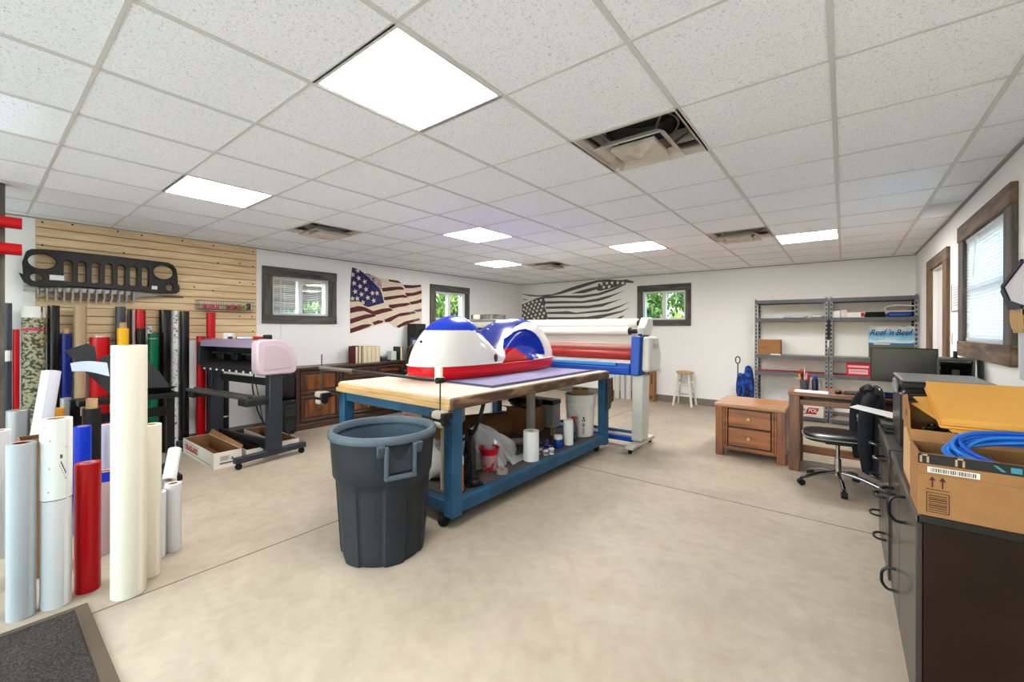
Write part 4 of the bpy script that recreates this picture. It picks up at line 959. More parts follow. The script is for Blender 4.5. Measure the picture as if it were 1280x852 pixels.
# ------------------------------------------------------------------ grey trash can
CAN = M('can_grey_blue', (52,56,63), .55, spec=.2, var=.10, vscale=5, bump=.06, bscale=90); CANR = M('can_rim', (88,102,114), .5, var=.06, vscale=8)
t = thing('trash_can', 'large round grey plastic trash can in front of the workbench', 'trash can', (-2.375,1.665,0), 0)
def rb(z): return .262+.055*z/.8
def canmod(r, z, th):
    k = 0
    a = (th-math.radians(-18)) % (PI/2.)
    # recessed lower panels between wide ribs
    w = (th-math.radians(-18)+PI/12) % (PI/3)
    if z < .50: k = -.014*(1 if w > PI/6.5 else 0)
    return r+k
prof = [(.235,.0),(rb(0)-.004,.004),(rb(0),.02)]+[(rb(z),z) for z in (.05,.1,.15,.2,.25,.3,.35,.4,.44,.47)]+[(rb(.5)+.004,.505),(rb(.52)+.012,.52),(rb(.6)+.012,.60),(rb(.7)+.012,.70),(rb(.755)+.012,.755)]
inner = [(rb(.755)-.002,.755),(rb(.4)-.022,.40),(rb(0)-.022,.02),(0,.015)]
MB().lathe(prof+inner, n=144, rmod=canmod, mfun=lambda q: 0 if q < len(prof)-1 else 1).build('body', [CAN, M('can_inside_lit',(72,92,108),.55,var=.08,vscale=4)], t, angle=50)  # inside painted lighter than the body, its lit look put into the colour
MB().lathe([(.298,.752),(.338,.752),(.341,.765),(.338,.785),(.326,.798),(.306,.795),(.298,.782)], n=72, closed=True).build('rim', CANR, t)
for a in (-18,162):
    th = math.radians(a); R = Matrix.Rotation(th,3,'Z'); mb = MB(); r0 = rb(.65)+.010
    for s in (-1,1):
        mb.prism([(r0-.004,.75),(r0+.032,.748),(r0+.030,.57),(r0+.0,.56)],'y',s*.085-.010,s*.085+.010)
        mb.prism([(r0-.004,.752),(r0+.030,.752),(r0-.004,.68)],'y',s*.115-.022,s*.115+.022)
    mb.box(r0-.006,r0+.032,-.095,.095,.548,.570)
    mb.v = [tuple(R@Vector(v)) for v in mb.v]; mb.build('handle', CANR, t, bevel=.004)
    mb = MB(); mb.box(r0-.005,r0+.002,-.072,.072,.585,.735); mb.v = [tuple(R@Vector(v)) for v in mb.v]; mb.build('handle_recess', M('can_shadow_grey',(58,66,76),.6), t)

# ------------------------------------------------------------------ workbench
BLUE = M('bench_blue_paint', (46,100,140), .55, rgb2=(34,74,104), vscale=6, thresh=(.35,.75), bump=.05)
BTOP = M('bench_board', (216,198,180), .65, var=.05, vscale=4); BEDGE = M('worn_brown_paint', (98,70,54), .6, rgb2=(156,124,96), vscale=9, thresh=(.48,.66), stretch=(1,.35,1.6))
BSH = M('bench_shelf_board', (92,86,82), .8, var=.2, vscale=4)
X0,X1,Y0,Y1 = -3.69,-2.17,2.09,4.63
t = thing('workbench', 'long workbench on wheels with a blue timber frame and worn wooden top', 'workbench', ((X0+X1)/2,(Y0+Y1)/2,0))
a = (X1-X0)/2; b = (Y1-Y0)/2
MB().box(-a+.01,a-.03,-b+.012,b-.01,.918,.942).build('tabletop', BTOP, t, bevel=.002)
MB().box(-a+.01,a-.03,-b-.005,-b+.03,.893,.93).build('front_edge_board', RAWWOOD, t, bevel=.004)
MB().box(-a,a-.02,-b-.02,-b+.03,.855,.893).build('front_edge_board', RAWWOOD, t, bevel=.004)
MB().box(a-.035,a,-b-.0,b,.855,.938).build('side_edge_board', BEDGE, t, bevel=.01)
MB().box(-a,-a+.035,-b+.03,b,.855,.938).build('side_edge_board', BEDGE, t, bevel=.006)
MB().box(-a+.035,a-.035,b-.035,b,.855,.918).build('back_edge_board', RAWWOOD, t, bevel=.006)
MB().box(-a+.035,a-.035,-b+.03,b-.035,.89,.918).build('underlay_board', M('underlay',(120,92,66),.8), t)
for (x,y) in ((a-.05,-b+.055),(-a+.06,-b+.055),(a-.05,b-.06),(-a+.06,b-.32),(a-.30,b-.06),(-a+.06,0)):
    if (x,y) == (a-.30,b-.06): continue
    MB().box(x-.045,x+.045,y-.05,y+.05,.085,.858).build('leg', BLUE, t, bevel=.004)
for x in (-a+.06,): MB().box(x-.042,x+.042,-b+.105,b-.11,.745 if x<0 else .80,.855).build('apron', BLUE, t, bevel=.003)
MB().box(-a+.105,a-.095,-b+.02,-b+.06,.775,.855).build('apron', BLUE, t, bevel=.003)
MB().box(a-.075,a-.005,-b+.105,b-.11,.105,.20).build('bottom_rail', BLUE, t, bevel=.004)
MB().box(-a+.015,-a+.085,-b+.105,b-.37,.105,.20).build('bottom_rail', BLUE, t, bevel=.004)
MB().box(-a+.105,a-.095,-b+.015,-b+.085,.105,.19).build('bottom_rail', BLUE, t, bevel=.004)
MB().box(-a+.105,a-.095,b-.105,b-.035,.105,.19).build('bottom_rail', BLUE, t, bevel=.004)
MB().box(-a+.085,a-.076,-b+.085,b-.105,.178,.2).build('shelf', BSH, t)
for (x,y) in ((a-.12,-b+.03),(-a+.14,-b+.05),(a-.12,b-.10),(-a+.14,b-.20)):
    MB().cyl((x-.018,y,.042),(x+.018,y,.042),.042).bar((x,y,.05),(x,y,.105),.05,.05).build('caster', RUBBER, t)
# purple blanket and pod
PB = M('purple_blanket', (150,141,176), .9, bump=.3, bscale=180, var=.06, vscale=20); PBL = M('blanket_border', (58,62,92), .9, bump=.3, bscale=180)
t = thing('blanket', 'purple blanket with dark striped border lying under the boat shell', 'blanket', (-2.88,3.62,.942))
bx, by = .60, .97
def blk(z, mg):
    def f(u,v):
        x = (-bx+2*bx*u)*mg; y = (-by+2*by*v)*(1-(1-mg)*bx/by)
        return (x, y, z+.003*math.sin(9*u+5*v)*0+.001*math.sin(14*y))
    return f
MB().box(-bx,bx,-by,by,.001,.006).build('field', PB, t)
mb = MB()
for (i0,i1) in ((.006,.030),(.044,.056),(.066,.072)):
    mb.box(-bx+i0,-bx+i1,-by+i0,by-i0,.006,.009); mb.box(bx-i1,bx-i0,-by+i0,by-i0,.006,.009); mb.box(-bx+i1,bx-i1,-by+i0,-by+i1,.006,.009); mb.box(-bx+i1,bx-i1,by-i1,by-i0,.006,.009)
mb.build('border_stripe', PBL, t)
for o in (t,): pass
# fibreglass pod: lower hull, white shell, blue hood, cockpit, seat panels
PWH = M('gelcoat_white', (226,224,220), .22, coat=.15); PRE = M('gelcoat_red', (222,14,28), .22, coat=.2); PBLU = M('gelcoat_blue', (12,62,214), .22, coat=.15); PNAVY = M('gelcoat_navy', (16,36,120), .25, coat=.3)
CX, PY0, PY1, ZB, ZS = -3.16, 2.555, 4.70, .952, 1.085
t = thing('boat_shell', 'red white and blue two-humped fibreglass boat shell on the workbench', 'boat shell', (CX,3.62,ZB))
RIDGE = [(2.555,1.09),(2.59,1.17),(2.64,1.28),(2.70,1.37),(2.78,1.46),(2.88,1.525),(2.97,1.56),(3.05,1.572),(3.12,1.56),(3.18,1.52),(3.24,1.45),(3.30,1.36),(3.36,1.27),(3.42,1.225),(3.48,1.235),(3.56,1.30),(3.66,1.40),(3.76,1.475),(3.88,1.53),(4.0,1.555),(4.12,1.55),(4.24,1.51),(4.36,1.44),(4.48,1.34),(4.58,1.24),(4.66,1.14),(4.70,1.09)]
def ridge(y):
    s = 0; n = 0
    for d in (-.05,-.025,0,.025,.05): s += interp(y+d, RIDGE); n += 1
    return max(1.088, s/n if PY0+.06 < y < PY1-.06 else interp(y, RIDGE))
def plan(y, W=.36):
    f = (y-(PY0+PY1)/2)/((PY1-PY0)/2); return W*max(0,1-abs(f)**3.2)**(1/2.4)
ARCH = [(3.40,1.06),(3.46,1.13),(3.50,1.22),(3.60,1.325),(3.72,1.402),(3.80,1.425),(3.90,1.433),(3.98,1.415),(4.065,1.374),(4.13,1.325),(4.18,1.266),(4.225,1.20),(4.26,1.139),(4.12,1.11),(3.98,1.06)]
REDL = [(3.3,1.0),(3.40,1.09),(3.493,1.217),(3.62,1.228),(3.747,1.223),(3.80,1.20),(3.86,1.16),(3.93,1.115),(3.984,1.085),(4.1,1.0)]
parts = {k: MB() for k in ('shell','hood','rear_hood','cockpit','seat_panel','seat_panel ','side_panel','side_panel ')}
NU, NV = 430, 150
def sect(y, v):
    w = plan(y); h = ridge(y)-ZS
    blend = min(1,max(0,(y-3.25)/.3)); p = 2.25+1.1*blend
    a = PI*v; cxn = math.cos(a); sn = math.sin(a)
    x = w*math.copysign(abs(cxn)**(2/p), cxn); z = ZS+h*abs(sn)**(2/p)
    return x, z
idx = {}; V = []
def depth_in(y,z):
    # distance to arch edge (for the rolled-in lip)
    d = 9
    for (a,b),(c,e) in zip(ARCH, ARCH[1:]+ARCH[:1]):
        L2_ = (c-a)**2+(e-b)**2; tt = max(0,min(1,((y-a)*(c-a)+(z-b)*(e-b))/L2_)); d = min(d, math.hypot(y-a-tt*(c-a), z-b-tt*(e-b)))
    return d
for i in range(NU+1):
    y = PY0+.001+(PY1-PY0-.002)*i/NU
    for j in range(NV+1):
        x, z = sect(y, j/NV)
        if 3.38 < y < 4.28 and abs(x) > .16 and in_poly(y, z, ARCH):
            d = depth_in(y,z); s = min(1, d/.022); x -= math.copysign(.055*s + .05*min(1,d/.18), x)
        V.append((x, y-3.62, z-ZB))
def cls(x,y,z):
    if in_poly(y,z,ARCH) and abs(x) > .10 and 3.38 < y < 4.27:
        return ('side_panel' if z < interp(y, REDL) and y < 3.99 else 'seat_panel')+(' ' if x < 0 else '')
    if y < 3.17 and z > 1.418+.0*y: return 'hood'
    if 3.10 <= y < 3.42 and abs(x) < plan(y)*(.80) and z > 1.19: return 'cockpit' if y>3.36 else 'hood'
    if 3.42 <= y < 4.18 and abs(x) < .235: return 'cockpit' if y < 3.95 else 'rear_hood'
    return 'shell'
for i in range(NU):
    for j in range(NV):
        q = (i*(NV+1)+j, (i+1)*(NV+1)+j, (i+1)*(NV+1)+j+1, i*(NV+1)+j+1)
        c = [sum(V[k][m] for k in q)/4 for m in range(3)]
        parts[cls(c[0], c[1]+3.62, c[2]+ZB)].f.append(list(q))
for nm,mm in (('shell',PWH),('hood',PBLU),('rear_hood',PBLU),('cockpit',PNAVY),('seat_panel',PBLU),('seat_panel ',PBLU),('side_panel',PRE),('side_panel ',PRE)):
    p = parts[nm]; used = sorted({k for f in p.f for k in f}); mp = {k:n for n,k in enumerate(used)}
    p.v = [V[k] for k in used]; p.f = [[mp[k] for k in f] for f in p.f]; p.m = [0]*len(p.f); p.sm = [True]*len(p.f)
    p.build(nm.strip(), mm, t, fix=False, angle=60) if p.f else None
mb = MB()
def hullp(u,v):
    a = 2*PI*u; y0_ = (PY0+PY1)/2-3.62
    r = {0:.80,1:.93,2:.985,3:1.0,4:1.0,5:.97}[round(v*5)]; z = {0:.0,1:.004,2:.03,3:.07,4:.118,5:.128}[round(v*5)]
    p = 2/3.0; cx_ = math.copysign(abs(math.cos(a))**p, math.cos(a)); sy_ = math.copysign(abs(math.sin(a))**(2/2.6), math.sin(a))
    return (.362*r*cx_, y0_+(PY1-PY0)/2*(1-(1-r)*.4)*sy_, z)
mb.grid(hullp, 120, 5, cu=True); mb.add([hullp(k/120,0) for k in range(120)], [tuple(range(120))]); mb.build('lower_hull', PRE, t)
mb = MB(); ns = 120
def lip(u,v):
    a = 2*PI*u; p = 2/3.0; cx_ = math.copysign(abs(math.cos(a))**p, math.cos(a)); sy_ = math.copysign(abs(math.sin(a))**(2/2.6), math.sin(a))
    rr = .008*math.cos(2*PI*v); zz = .132+.008*math.sin(2*PI*v); return ((.364+rr)*cx_, (PY0+PY1)/2-3.62+((PY1-PY0)/2+.002+rr)*sy_, zz)
mb.grid(lip, 240, 8, cu=True, cv=True)
keep = [k for k,f in enumerate(mb.f) if not (mb.v[f[0]][0] > 0 and 3.385-3.62 < mb.v[f[0]][1] < 3.975-3.62)]
mb.f = [mb.f[k] for k in keep]; mb.m = [0]*len(keep); mb.sm = [True]*len(keep); mb.build('seam_lip', PWH, t)
for s in (1,):
    MB().blob((.352,3.31-3.62,1.135-ZB),(.012,.030,.045),14,8).build('emblem_bolt', M('emblem_purple',(96,40,90),.4), t)
    MB().blob((-.02+.0,2.645-3.62,1.31-ZB),(.014,.012,.012)).build('front_fitting', BLACK, t)
mb = MB()
for (y,z) in ((3.70,1.44),(3.78,1.49),(3.84,1.52)): mb.blob((-.10,y-3.62,ridge(y)-ZB),(.012,.012,.008),10,6)
mb.build('rivet', WPLAST, t)

# bar with threaded rods clamped over the near end of the bench
t = thing('clamp_bar', 'long metal bar held above the near end of the workbench by two taped clamps', 'clamp bar', (-2.93,1.995,.9))
PIPE = M('grey_pipe', (150,146,138), .35, metal=.7); TAPE = M('masking_tape', (158,150,134), .8, bump=.1)
MB().cyl((-.79,-.055,.178),(-.30,-.03,.178),.017).build('bar', PIPE, t); MB().cyl((-.30,-.03,.178),(.745,.0,.178),.013).build('bar', M('dark_pipe',(70,70,70),.4,metal=.6), t)
for (x,y) in ((-.77,-.055),(.735,0)):
    MB().cyl((x,y,-.06),(x,y,.30 if x<0 else .20),.005,n=10).build('rod', DGREY, t)
    o = MB().prism([(-.07,-.05),(.07,-.05),(.07,.0),(-.02,.0),(-.02,-.0),(-.07,.0)],'y',y-.035,y+.06).build('clamp_block', BLACK, t, bevel=.006); o.location = (x,0,-.04)
    o2 = MB().blob((x,y+.005,-.06),(.055,.05,.028),14,8,e=.5,jit=.06,seed=4).build('taped_pad', TAPE, t)
    o3 = MB().cyl((x-.04,y,-.11),(x+.07,y,-.11),.03).build('clamp_jaw', BLACK, t)
    MB().blob((x,y,-.125),(.05,.045,.022),14,8,e=.5,jit=.08,seed=6).build('taped_pad', TAPE, t)
MB().cyl((.72,0,.165),(.72,0,.275),.028,n=24).build('sleeve', M('sleeve_white',(226,224,208),.5), t)
MB().cyl((.735,-.03,.178),(.735,.03,.178),.022).build('end_joint', BLACK, t)

# ------------------------------------------------------------------ things on the bench shelf (shelf top z .2)
S = .2
t = thing('caulk_tube', 'white and orange caulking tube on the bench shelf beside the near blue leg', 'tube', (-2.30,2.30,S))
MB().cyl((0,0,0),(0,0,.20),.024).build('body', M('orange_label',(222,110,40),.5), t); MB().cyl((0,0,.20),(0,0,.262),.0245).build('collar', WPLAST, t); MB().cyl((0,0,.262),(0,0,.275),.016).build('cap', WPLAST, t); MB().box(-.006,.006,-.0255,-.0235,.01,.2).build('label_stripe', WPLAST, t)
t = thing('plastic_pipe', 'bundle of cream plastic pipes standing behind the near blue leg of the bench', 'pipe', (-2.42,2.235,S))
for (x,y,h) in ((0,0,.50),(.045,.01,.47),(.02,.05,.52)): MB().lathe([(.018,0),(.022,0),(.022,h),(.018,h)],c=(x,y,0),n=20,closed=True).build('pipe', M('cream_pipe',(200,190,158),.5), t)
# black lever press
IR = M('cast_black', (26,25,25), .4, bump=.15, bscale=50)
t = thing('lever_press', 'black cast iron lever press on the bench shelf beside the clear plastic bag', 'press', (-2.40,2.50,S), -.5)
MB().box(-.11,.16,-.07,.07,0,.025).build('base', IR, t, bevel=.006)
mb = MB(); mb.tube(smooth_pts([(-.05,0,.02),(-.06,0,.12),(-.05,.01,.22),(.0,.0,.33),(.05,0,.40)],6), .04, 12, rfun=lambda u: .055-.028*u); mb.build('frame', IR, t)
mb = MB(); mb.tube(smooth_pts([(.03,0,.38),(.09,-.01,.30),(.12,-.01,.20),(.13,-.01,.10),(.15,-.01,.05)],6), .03, 12, rfun=lambda u: .032-.008*u); mb.blob((.15,-.01,.045),(.06,.045,.03)); mb.build('ram', IR, t)
mb = MB(); mb.tube(smooth_pts([(.03,0,.36),(.09,.02,.44),(.12,.05,.54),(.11,.09,.66)],6), .016, 10); mb.build('lever', IR, t)
mb = MB(); mb.tube(smooth_pts([(.02,0,.36),(-.10,-.05,.30),(-.2,-.1,.22)],6), .013, 10); mb.build('handle', M('oxide_brown',(80,52,44),.5), t)
mb = MB(); rd = random.Random(2)
for k in range(40): mb.blob((.02+.05*rd.random(),-.06+.03*rd.random(),.03+.2*rd.random()),(.012,.01,.009),6,4)
mb.build('chain', IR, t)
mb = MB(); mb.blob((.0,.0,.37),(.05,.04,.05),14,10); mb.build('pivot', IR, t)
# clear plastic bag
PL = bpy.data.materials.new('clear_bag_film'); PL.use_nodes = True; nt = PL.node_tree; b_ = nt.nodes['Principled BSDF']; b_.inputs['Base Color'].default_value = (.82,.84,.87,1); b_.inputs['Roughness'].default_value = .18
tr = nt.nodes.new('ShaderNodeBsdfTransparent'); mx = nt.nodes.new('ShaderNodeMixShader'); mx.inputs[0].default_value = .5
nt.links.new(tr.outputs[0], mx.inputs[1]); nt.links.new(b_.outputs[0], mx.inputs[2]); nt.links.new(mx.outputs[0], nt.nodes['Material Output'].inputs['Surface'])
t = thing('plastic_bag', 'crumpled clear plastic bag slumped on the bench shelf', 'plastic bag', (-2.66,2.98,S))
rd = random.Random(11); ph = [rd.uniform(0,6.3) for _ in range(12)]
def bag(u,v):
    a = 2*PI*u; hz = math.sin(PI/2*v)
    r = (1-v**1.8)*.30*(1+.10*math.sin(5*a+ph[0])+.07*math.sin(9*a+ph[1]+6*v)+.05*math.sin(17*a+ph[2]+9*v))
    z = .34*v**.8*(1+.06*math.sin(4*a+ph[3])) + .012*math.sin(15*a+ph[4]+7*v)*(v>.02)
    return (r*math.cos(a)*.85+.05*v*0, r*math.sin(a)*1.05-.10*v, max(.002,z))
MB().grid(bag, 90, 22, cu=True).build('film', PL, t, angle=20)
mb = MB(); mb.grid(lambda u,v: (.20+.10*v, .05+.34*u, .004+.06*(1-v)*(1-u)+.006*math.sin(9*u+5*v)), 14, 6); mb.build('loose_end', PL, t, angle=20)
# red tub
t = thing('red_tub', 'small red plastic tub with a wide rim beside the lever press', 'tub', (-2.43,2.78,S))
MB().lathe([(.055,0),(.06,.004),(.075,.15),(.072,.15),(.056,.008),(0,.006)],n=32).build('cup', M('tub_print',(200,150,150),.4,rgb2=(176,30,40),vscale=14,thresh=(.5,.6)), t)
MB().lathe([(.074,.145),(.09,.19),(.095,.20),(.09,.205),(.07,.15)],n=32,closed=True).build('rim', M('tub_red',(206,24,34),.3), t)
t = thing('tape_roll', 'roll of masking tape lying on the bench shelf edge', 'tape roll', (-2.30,2.80,S))
MB().lathe([(.03,0),(.05,0),(.05,.035),(.03,.035)],n=28,closed=True).build('tape', TAPE, t); MB().lathe([(.026,0),(.0295,0),(.0295,.035),(.026,.035)],n=24,closed=True).build('core', CORE, t)
PT = M('paper_towel', (238,237,234), .9, bump=.25, bscale=90)
def towel(label,x,y,r,h):
    t = thing('paper_towel_roll', label, 'paper towel', (x,y,S), 0, 'paper towel rolls on the bench shelf')
    MB().lathe([(.02,0),(r,0),(r,h),(.02,h)],n=40,closed=True).build('towel', PT, t); MB().lathe([(.017,0),(.0197,0),(.0197,h),(.017,h)],n=20,closed=True).build('core', CORE, t)
towel('fat paper towel roll standing at the middle of the bench shelf edge', -2.32,3.255,.074,.275)
towel('slim paper towel roll beside the white bucket', -2.32,3.94,.052,.265)
# little bottles
for k,(x,y,c,h) in enumerate([(-2.36,3.46,'white',.07),(-2.30,3.47,'white',.06),(-2.40,3.53,'navy',.09),(-2.33,3.54,'navy',.085),(-2.27,3.53,'white',.075),(-2.37,3.61,'navy',.10)]):
    mm = WPLAST if c == 'white' else FNAVY
    nn = {0:'first white',1:'second white',2:'first navy',3:'second navy',4:'third white',5:'third navy'}[k]
    q = thing('paint_bottle', '%s small bottle from the near end, right of the fat paper towel roll' % nn, 'bottle', (x,y,S), .3*k, 'small bottles on the bench shelf')
    MB().lathe([(0,0),(.026,0),(.028,.004),(.028,h*.7),(.012,h*.85),(.012,h*.9)],n=20).build('bottle', mm, q); MB().cyl((0,0,h*.88),(0,0,h*1.1),.014,n=16).build('cap', M('cap_purple',(90,70,120),.4), q); MB().lathe([(.0282,h*.2),(.0288,h*.2),(.0288,h*.6),(.0282,h*.6)],n=20,closed=True).build('label', M('label_mix',(190,180,190),.6,rgb2=(90,60,90),vscale=30), q)
t = thing('blue_jar', 'blue jar with a white lid on the bench shelf left of the slim paper towel', 'jar', (-2.33,3.755,S))
MB().lathe([(0,0),(.04,0),(.042,.004),(.042,.09),(.036,.1)],n=28).build('jar', M('jar_blue',(22,70,170),.25), t); MB().cyl((0,0,.095),(0,0,.13),.045,n=28).build('lid', WPLAST, t)
t = thing('brush_jar', 'dark jar of thin brushes on the bench shelf behind the blue jar', 'jar', (-2.43,3.80,S))
MB().lathe([(0,0),(.035,0),(.035,.11),(.031,.11),(.031,.01),(0,.01)],n=24).build('jar', DGREY, t)
for k in range(3): MB().cyl((.01*k-.01,0,.012),(.03*k-.03,.01,.21),.004,n=8).build('brush', RAWWOOD, t)
t = thing('spray_bottle', 'spray bottle of blue liquid with a red trigger beside the white bucket', 'spray bottle', (-2.35,4.11,S))
MB().lathe([(0,0),(.036,0),(.038,.006),(.038,.10)],n=28).build('liquid', M('blue_liquid',(40,110,170),.2), t); MB().lathe([(.0385,.0),(.0385,.13),(.03,.165),(.016,.20),(.014,.22)],n=28).build('bottle', mat_glass('bottle_clear',(210,225,235),.15), t)
MB().cyl((0,0,.215),(0,0,.24),.018).build('collar', M('trigger_red',(214,40,40),.4), t); MB().box(-.02,.03,-.045,.03,.238,.265).box(-.01,.01,-.05,-.03,.20,.24).build('trigger', M('trigger_red2',(220,50,46),.4), t, bevel=.006)
# bucket
BK = M('bucket_white', (226,222,216), .45)
t = thing('bucket', 'white plastic bucket stack with printed symbols at the far end of the bench shelf', 'bucket', (-2.43,4.40,S))
MB().lathe([(0,0),(.145,0),(.15,.005),(.165,.37),(.160,.37),(.146,.012),(0,.01)],n=48).build('lower_bucket', BK, t)
MB().lathe([(.15,.36),(.172,.36),(.176,.37),(.176,.40),(.17,.40),(.172,.455),(.178,.455),(.18,.475),(.172,.48),(.165,.48),(.155,.37)],n=48,closed=True).build('upper_bucket', BK, t)
for z in (.30,.34): MB().lathe([(.16,z),(.17,z),(.17,z+.01),(.16,z+.01)],n=48,closed=True).build('ridge', BK, t)
a0 = math.atan2(-4.36,2.5)+.22
mb = MB(); 
def onb(da,z,r=.1): 
    rr = .15+.015*z/.37+.0008; return (rr*math.cos(a0+da), rr*math.sin(a0+da), z)
def patch(da0,da1,z0,z1): mb.add([onb(da0,z0),onb((da0+da1)/2,z0),onb(da1,z0),onb(da1,z1),onb((da0+da1)/2,z1),onb(da0,z1)],[(0,1,4,5),(1,2,3,4)])
patch(-.06,.06,.205,.235); patch(-.10,-.02,.18,.20); patch(.03,.12,.18,.205); patch(-.09,.09,.04,.045); 
for k in range(5): patch(-.10,.06+.02*(k%3),.05+.014*k,.056+.014*k)
n0 = len(mb.v); pts = [onb(.12*math.cos(q),.145+.021*math.sin(q)) for q in [2*PI*i/20 for i in range(20)]]; pin = [onb(.09*math.cos(q),.145+.0155*math.sin(q)) for q in [2*PI*i/20 for i in range(20)]]
mb.add(pts+pin,[(i,(i+1)%20,20+(i+1)%20,20+i) for i in range(20)]); patch(-.05,.03,.132,.156)
mb.build('warning_print', M('bucket_print',(64,52,54),.6), t, fix=False)
mb = MB(); mb.tube(smooth_pts([onb(.9,.34),onb(.5,.25),onb(.2,.22),onb(-.2,.25),onb(-.5,.33)],6), .003, 6); 
t2 = thing('small_carton', 'small brown carton sitting in the top of the white bucket', 'box', (-2.43,4.40,S+.481), .4)
MB().box(-.09,.09,-.07,.07,0,.055).build('walls', KRAFT, t2, bevel=.002); MB().box(-.012,.012,-.0705,.0705,.0545,.056).build('tape', M('brown_tape',(160,110,60),.3), t2)
# cartons and tubes at the back
t = thing('cardboard_box', 'brown cardboard box on the bench shelf behind the plastic post', 'box', (-3.02,4.12,S), .15)
MB().box(-.17,.17,-.17,.17,0,.30).build('walls', KRAFT, t, bevel=.003); MB().box(-.171,.171,-.02,.02,.2,.302).build('tape', M('brown_tape2',(170,124,76),.3), t)
mb = MB(); mb.add([(-.17,-.17,.30),(.17,-.17,.30),(.19,-.27,.34),(-.19,-.27,.34)],[(0,1,2,3)]); mb.build('flap', KRAFT_IN, t, fix=False)
t = thing('black_bag', 'black rubbish bag lying on top of the brown box on the bench shelf', 'bag', (-3.02,4.12,S+.303))
MB().blob((0,0,.06),(.19,.17,.062),18,10,e=.7,jit=.08,seed=8).build('film', M('bag_black',(28,28,30),.3), t); MB().blob((.12,-.10,.10),(.04,.04,.03),10,6,jit=.1,seed=2).build('knot', M('bag_black2',(30,30,32),.3), t)
t = thing('cardboard_tube', 'large brown cardboard drum lying on its side at the back of the bench shelf', 'tube', (-3.12,3.47,S), 1.1)
MB().lathe([(.13,-.28),(.15,-.28),(.15,.28),(.13,.28)],n=36,closed=True).build('wall', M('dark_kraft',(128,88,56),.8), t); MB().lathe([(0,-.26),(.129,-.26),(.129,-.25),(0,-.25)],n=30).build('end_disc', KRAFT, t)
for c in t.children: c.rotation_euler = (0,PI/2,0); c.location = (0,0,.15)
t = thing('cardboard_tube', 'thin grey-brown tube lying in front of the cardboard drum', 'tube', (-2.80,3.46,S), .95)
MB().lathe([(.032,-.2),(.038,-.2),(.038,.2),(.032,.2)],n=28,closed=True).build('wall', M('tube_grey',(168,156,142),.7), t); MB().lathe([(.025,-.2),(.0318,-.2),(.0318,.2),(.025,.2)],n=24,closed=True).build('inner_core', M('tube_dark',(60,50,44),.8), t)
for c in t.children: c.rotation_euler = (0,PI/2,0); c.location = (0,0,.038)
t = thing('plastic_pipe', 'single thick grey plastic pipe standing on the bench shelf up to the table top', 'pipe', (-2.80,3.92,S))
MB().lathe([(.044,0),(.05,0),(.05,.64),(.044,.64)],n=32,closed=True).build('pipe', M('pipe_grey',(188,180,166),.5), t); MB().lathe([(.0505,0),(.056,0),(.056,.05),(.0505,.05)],n=32,closed=True).build('coupling', M('pipe_grey2',(176,168,154),.5), t)
t = thing('equipment_case', 'black and grey equipment case on the bench shelf behind the bucket', 'case', (-2.98,4.33,S), 0)
t.location = (-3.28,4.38,S)
MB().box(-.10,.42,-.10,.10,.30,.36).build('lid', BLACK, t, bevel=.015); MB().box(-.09,.41,-.09,.09,.0,.0+.02).build('base', DGREY, t); MB().box(-.09,.41,-.095,.095,.02,.30).build('body', M('case_grey',(150,150,150),.5), t, bevel=.008)
t.location = (-3.20,4.45,S); 
t = thing('gift_box', 'white carton with a red ribbon print under the bench top behind the plastic bag', 'box', (-3.28,3.05,S), .2)
MB().box(-.16,.16,-.14,.14,0,.46).build('walls', WPAPER, t, bevel=.003); MB().box(-.03,.03,-.141,.141,0,.461).box(-.161,.161,-.03,.03,0,.461).build('ribbon', M('ribbon_red',(190,20,30),.5), t)
t = thing('gift_box', 'brown and red carton next to the ribbon carton under the bench top', 'box', (-3.10,2.62,S), -.1)
MB().box(-.16,.16,-.14,.14,0,.50).build('walls', KRAFT, t, bevel=.003); MB().box(-.10,.10,-.1415,-.14,.28,.44).build('red_label', M('ribbon_red2',(180,40,30),.5), t)
t = thing('white_sack', 'crumpled white and grey cloth sack at the near end of the bench shelf', 'sack', (-2.72,2.33,S))
MB().blob((0,0,.16),(.22,.10,.16),22,12,e=.8,jit=.09,seed=21).build('cloth', M('sack_cloth',(204,202,198),.8,bump=.3,bscale=20), t); MB().blob((.12,.0,.30),(.06,.05,.04),12,8,jit=.12,seed=5).build('tied_neck', M('sack_cloth2',(190,188,190),.8), t)
t = thing('cardboard_tube', 'beige tube end lying behind the trash can on the bench shelf', 'tube', (-3.0,2.33,S), .3)
MB().lathe([(.05,-.14),(.058,-.14),(.058,.14),(.05,.14)],n=28,closed=True).build('wall', M('tube_beige',(196,180,150),.7), t); MB().lathe([(0,-.13),(.0495,-.13),(.0495,-.12),(0,-.12)],n=24).build('end_disc', KRAFT, t)
for c in t.children: c.rotation_euler = (0,PI/2,0); c.location = (0,0,.058)
t = thing('rag', 'brown rag hanging from the far right leg of the workbench', 'cloth', (-2.165,4.60,.86))
MB().grid(lambda u,v: (.012+.012*math.sin(6*u)+.02*v, -.06+.15*u-.02*v, -.36*v*(1-.25*u)), 10, 14).build('cloth', M('rag_brown',(92,74,64),.9,bump=.3), t, angle=60)
MB().cyl((-.012,.0,-.004),(.03,.0,-.004),.006,n=8).build('hook', STEEL, t)

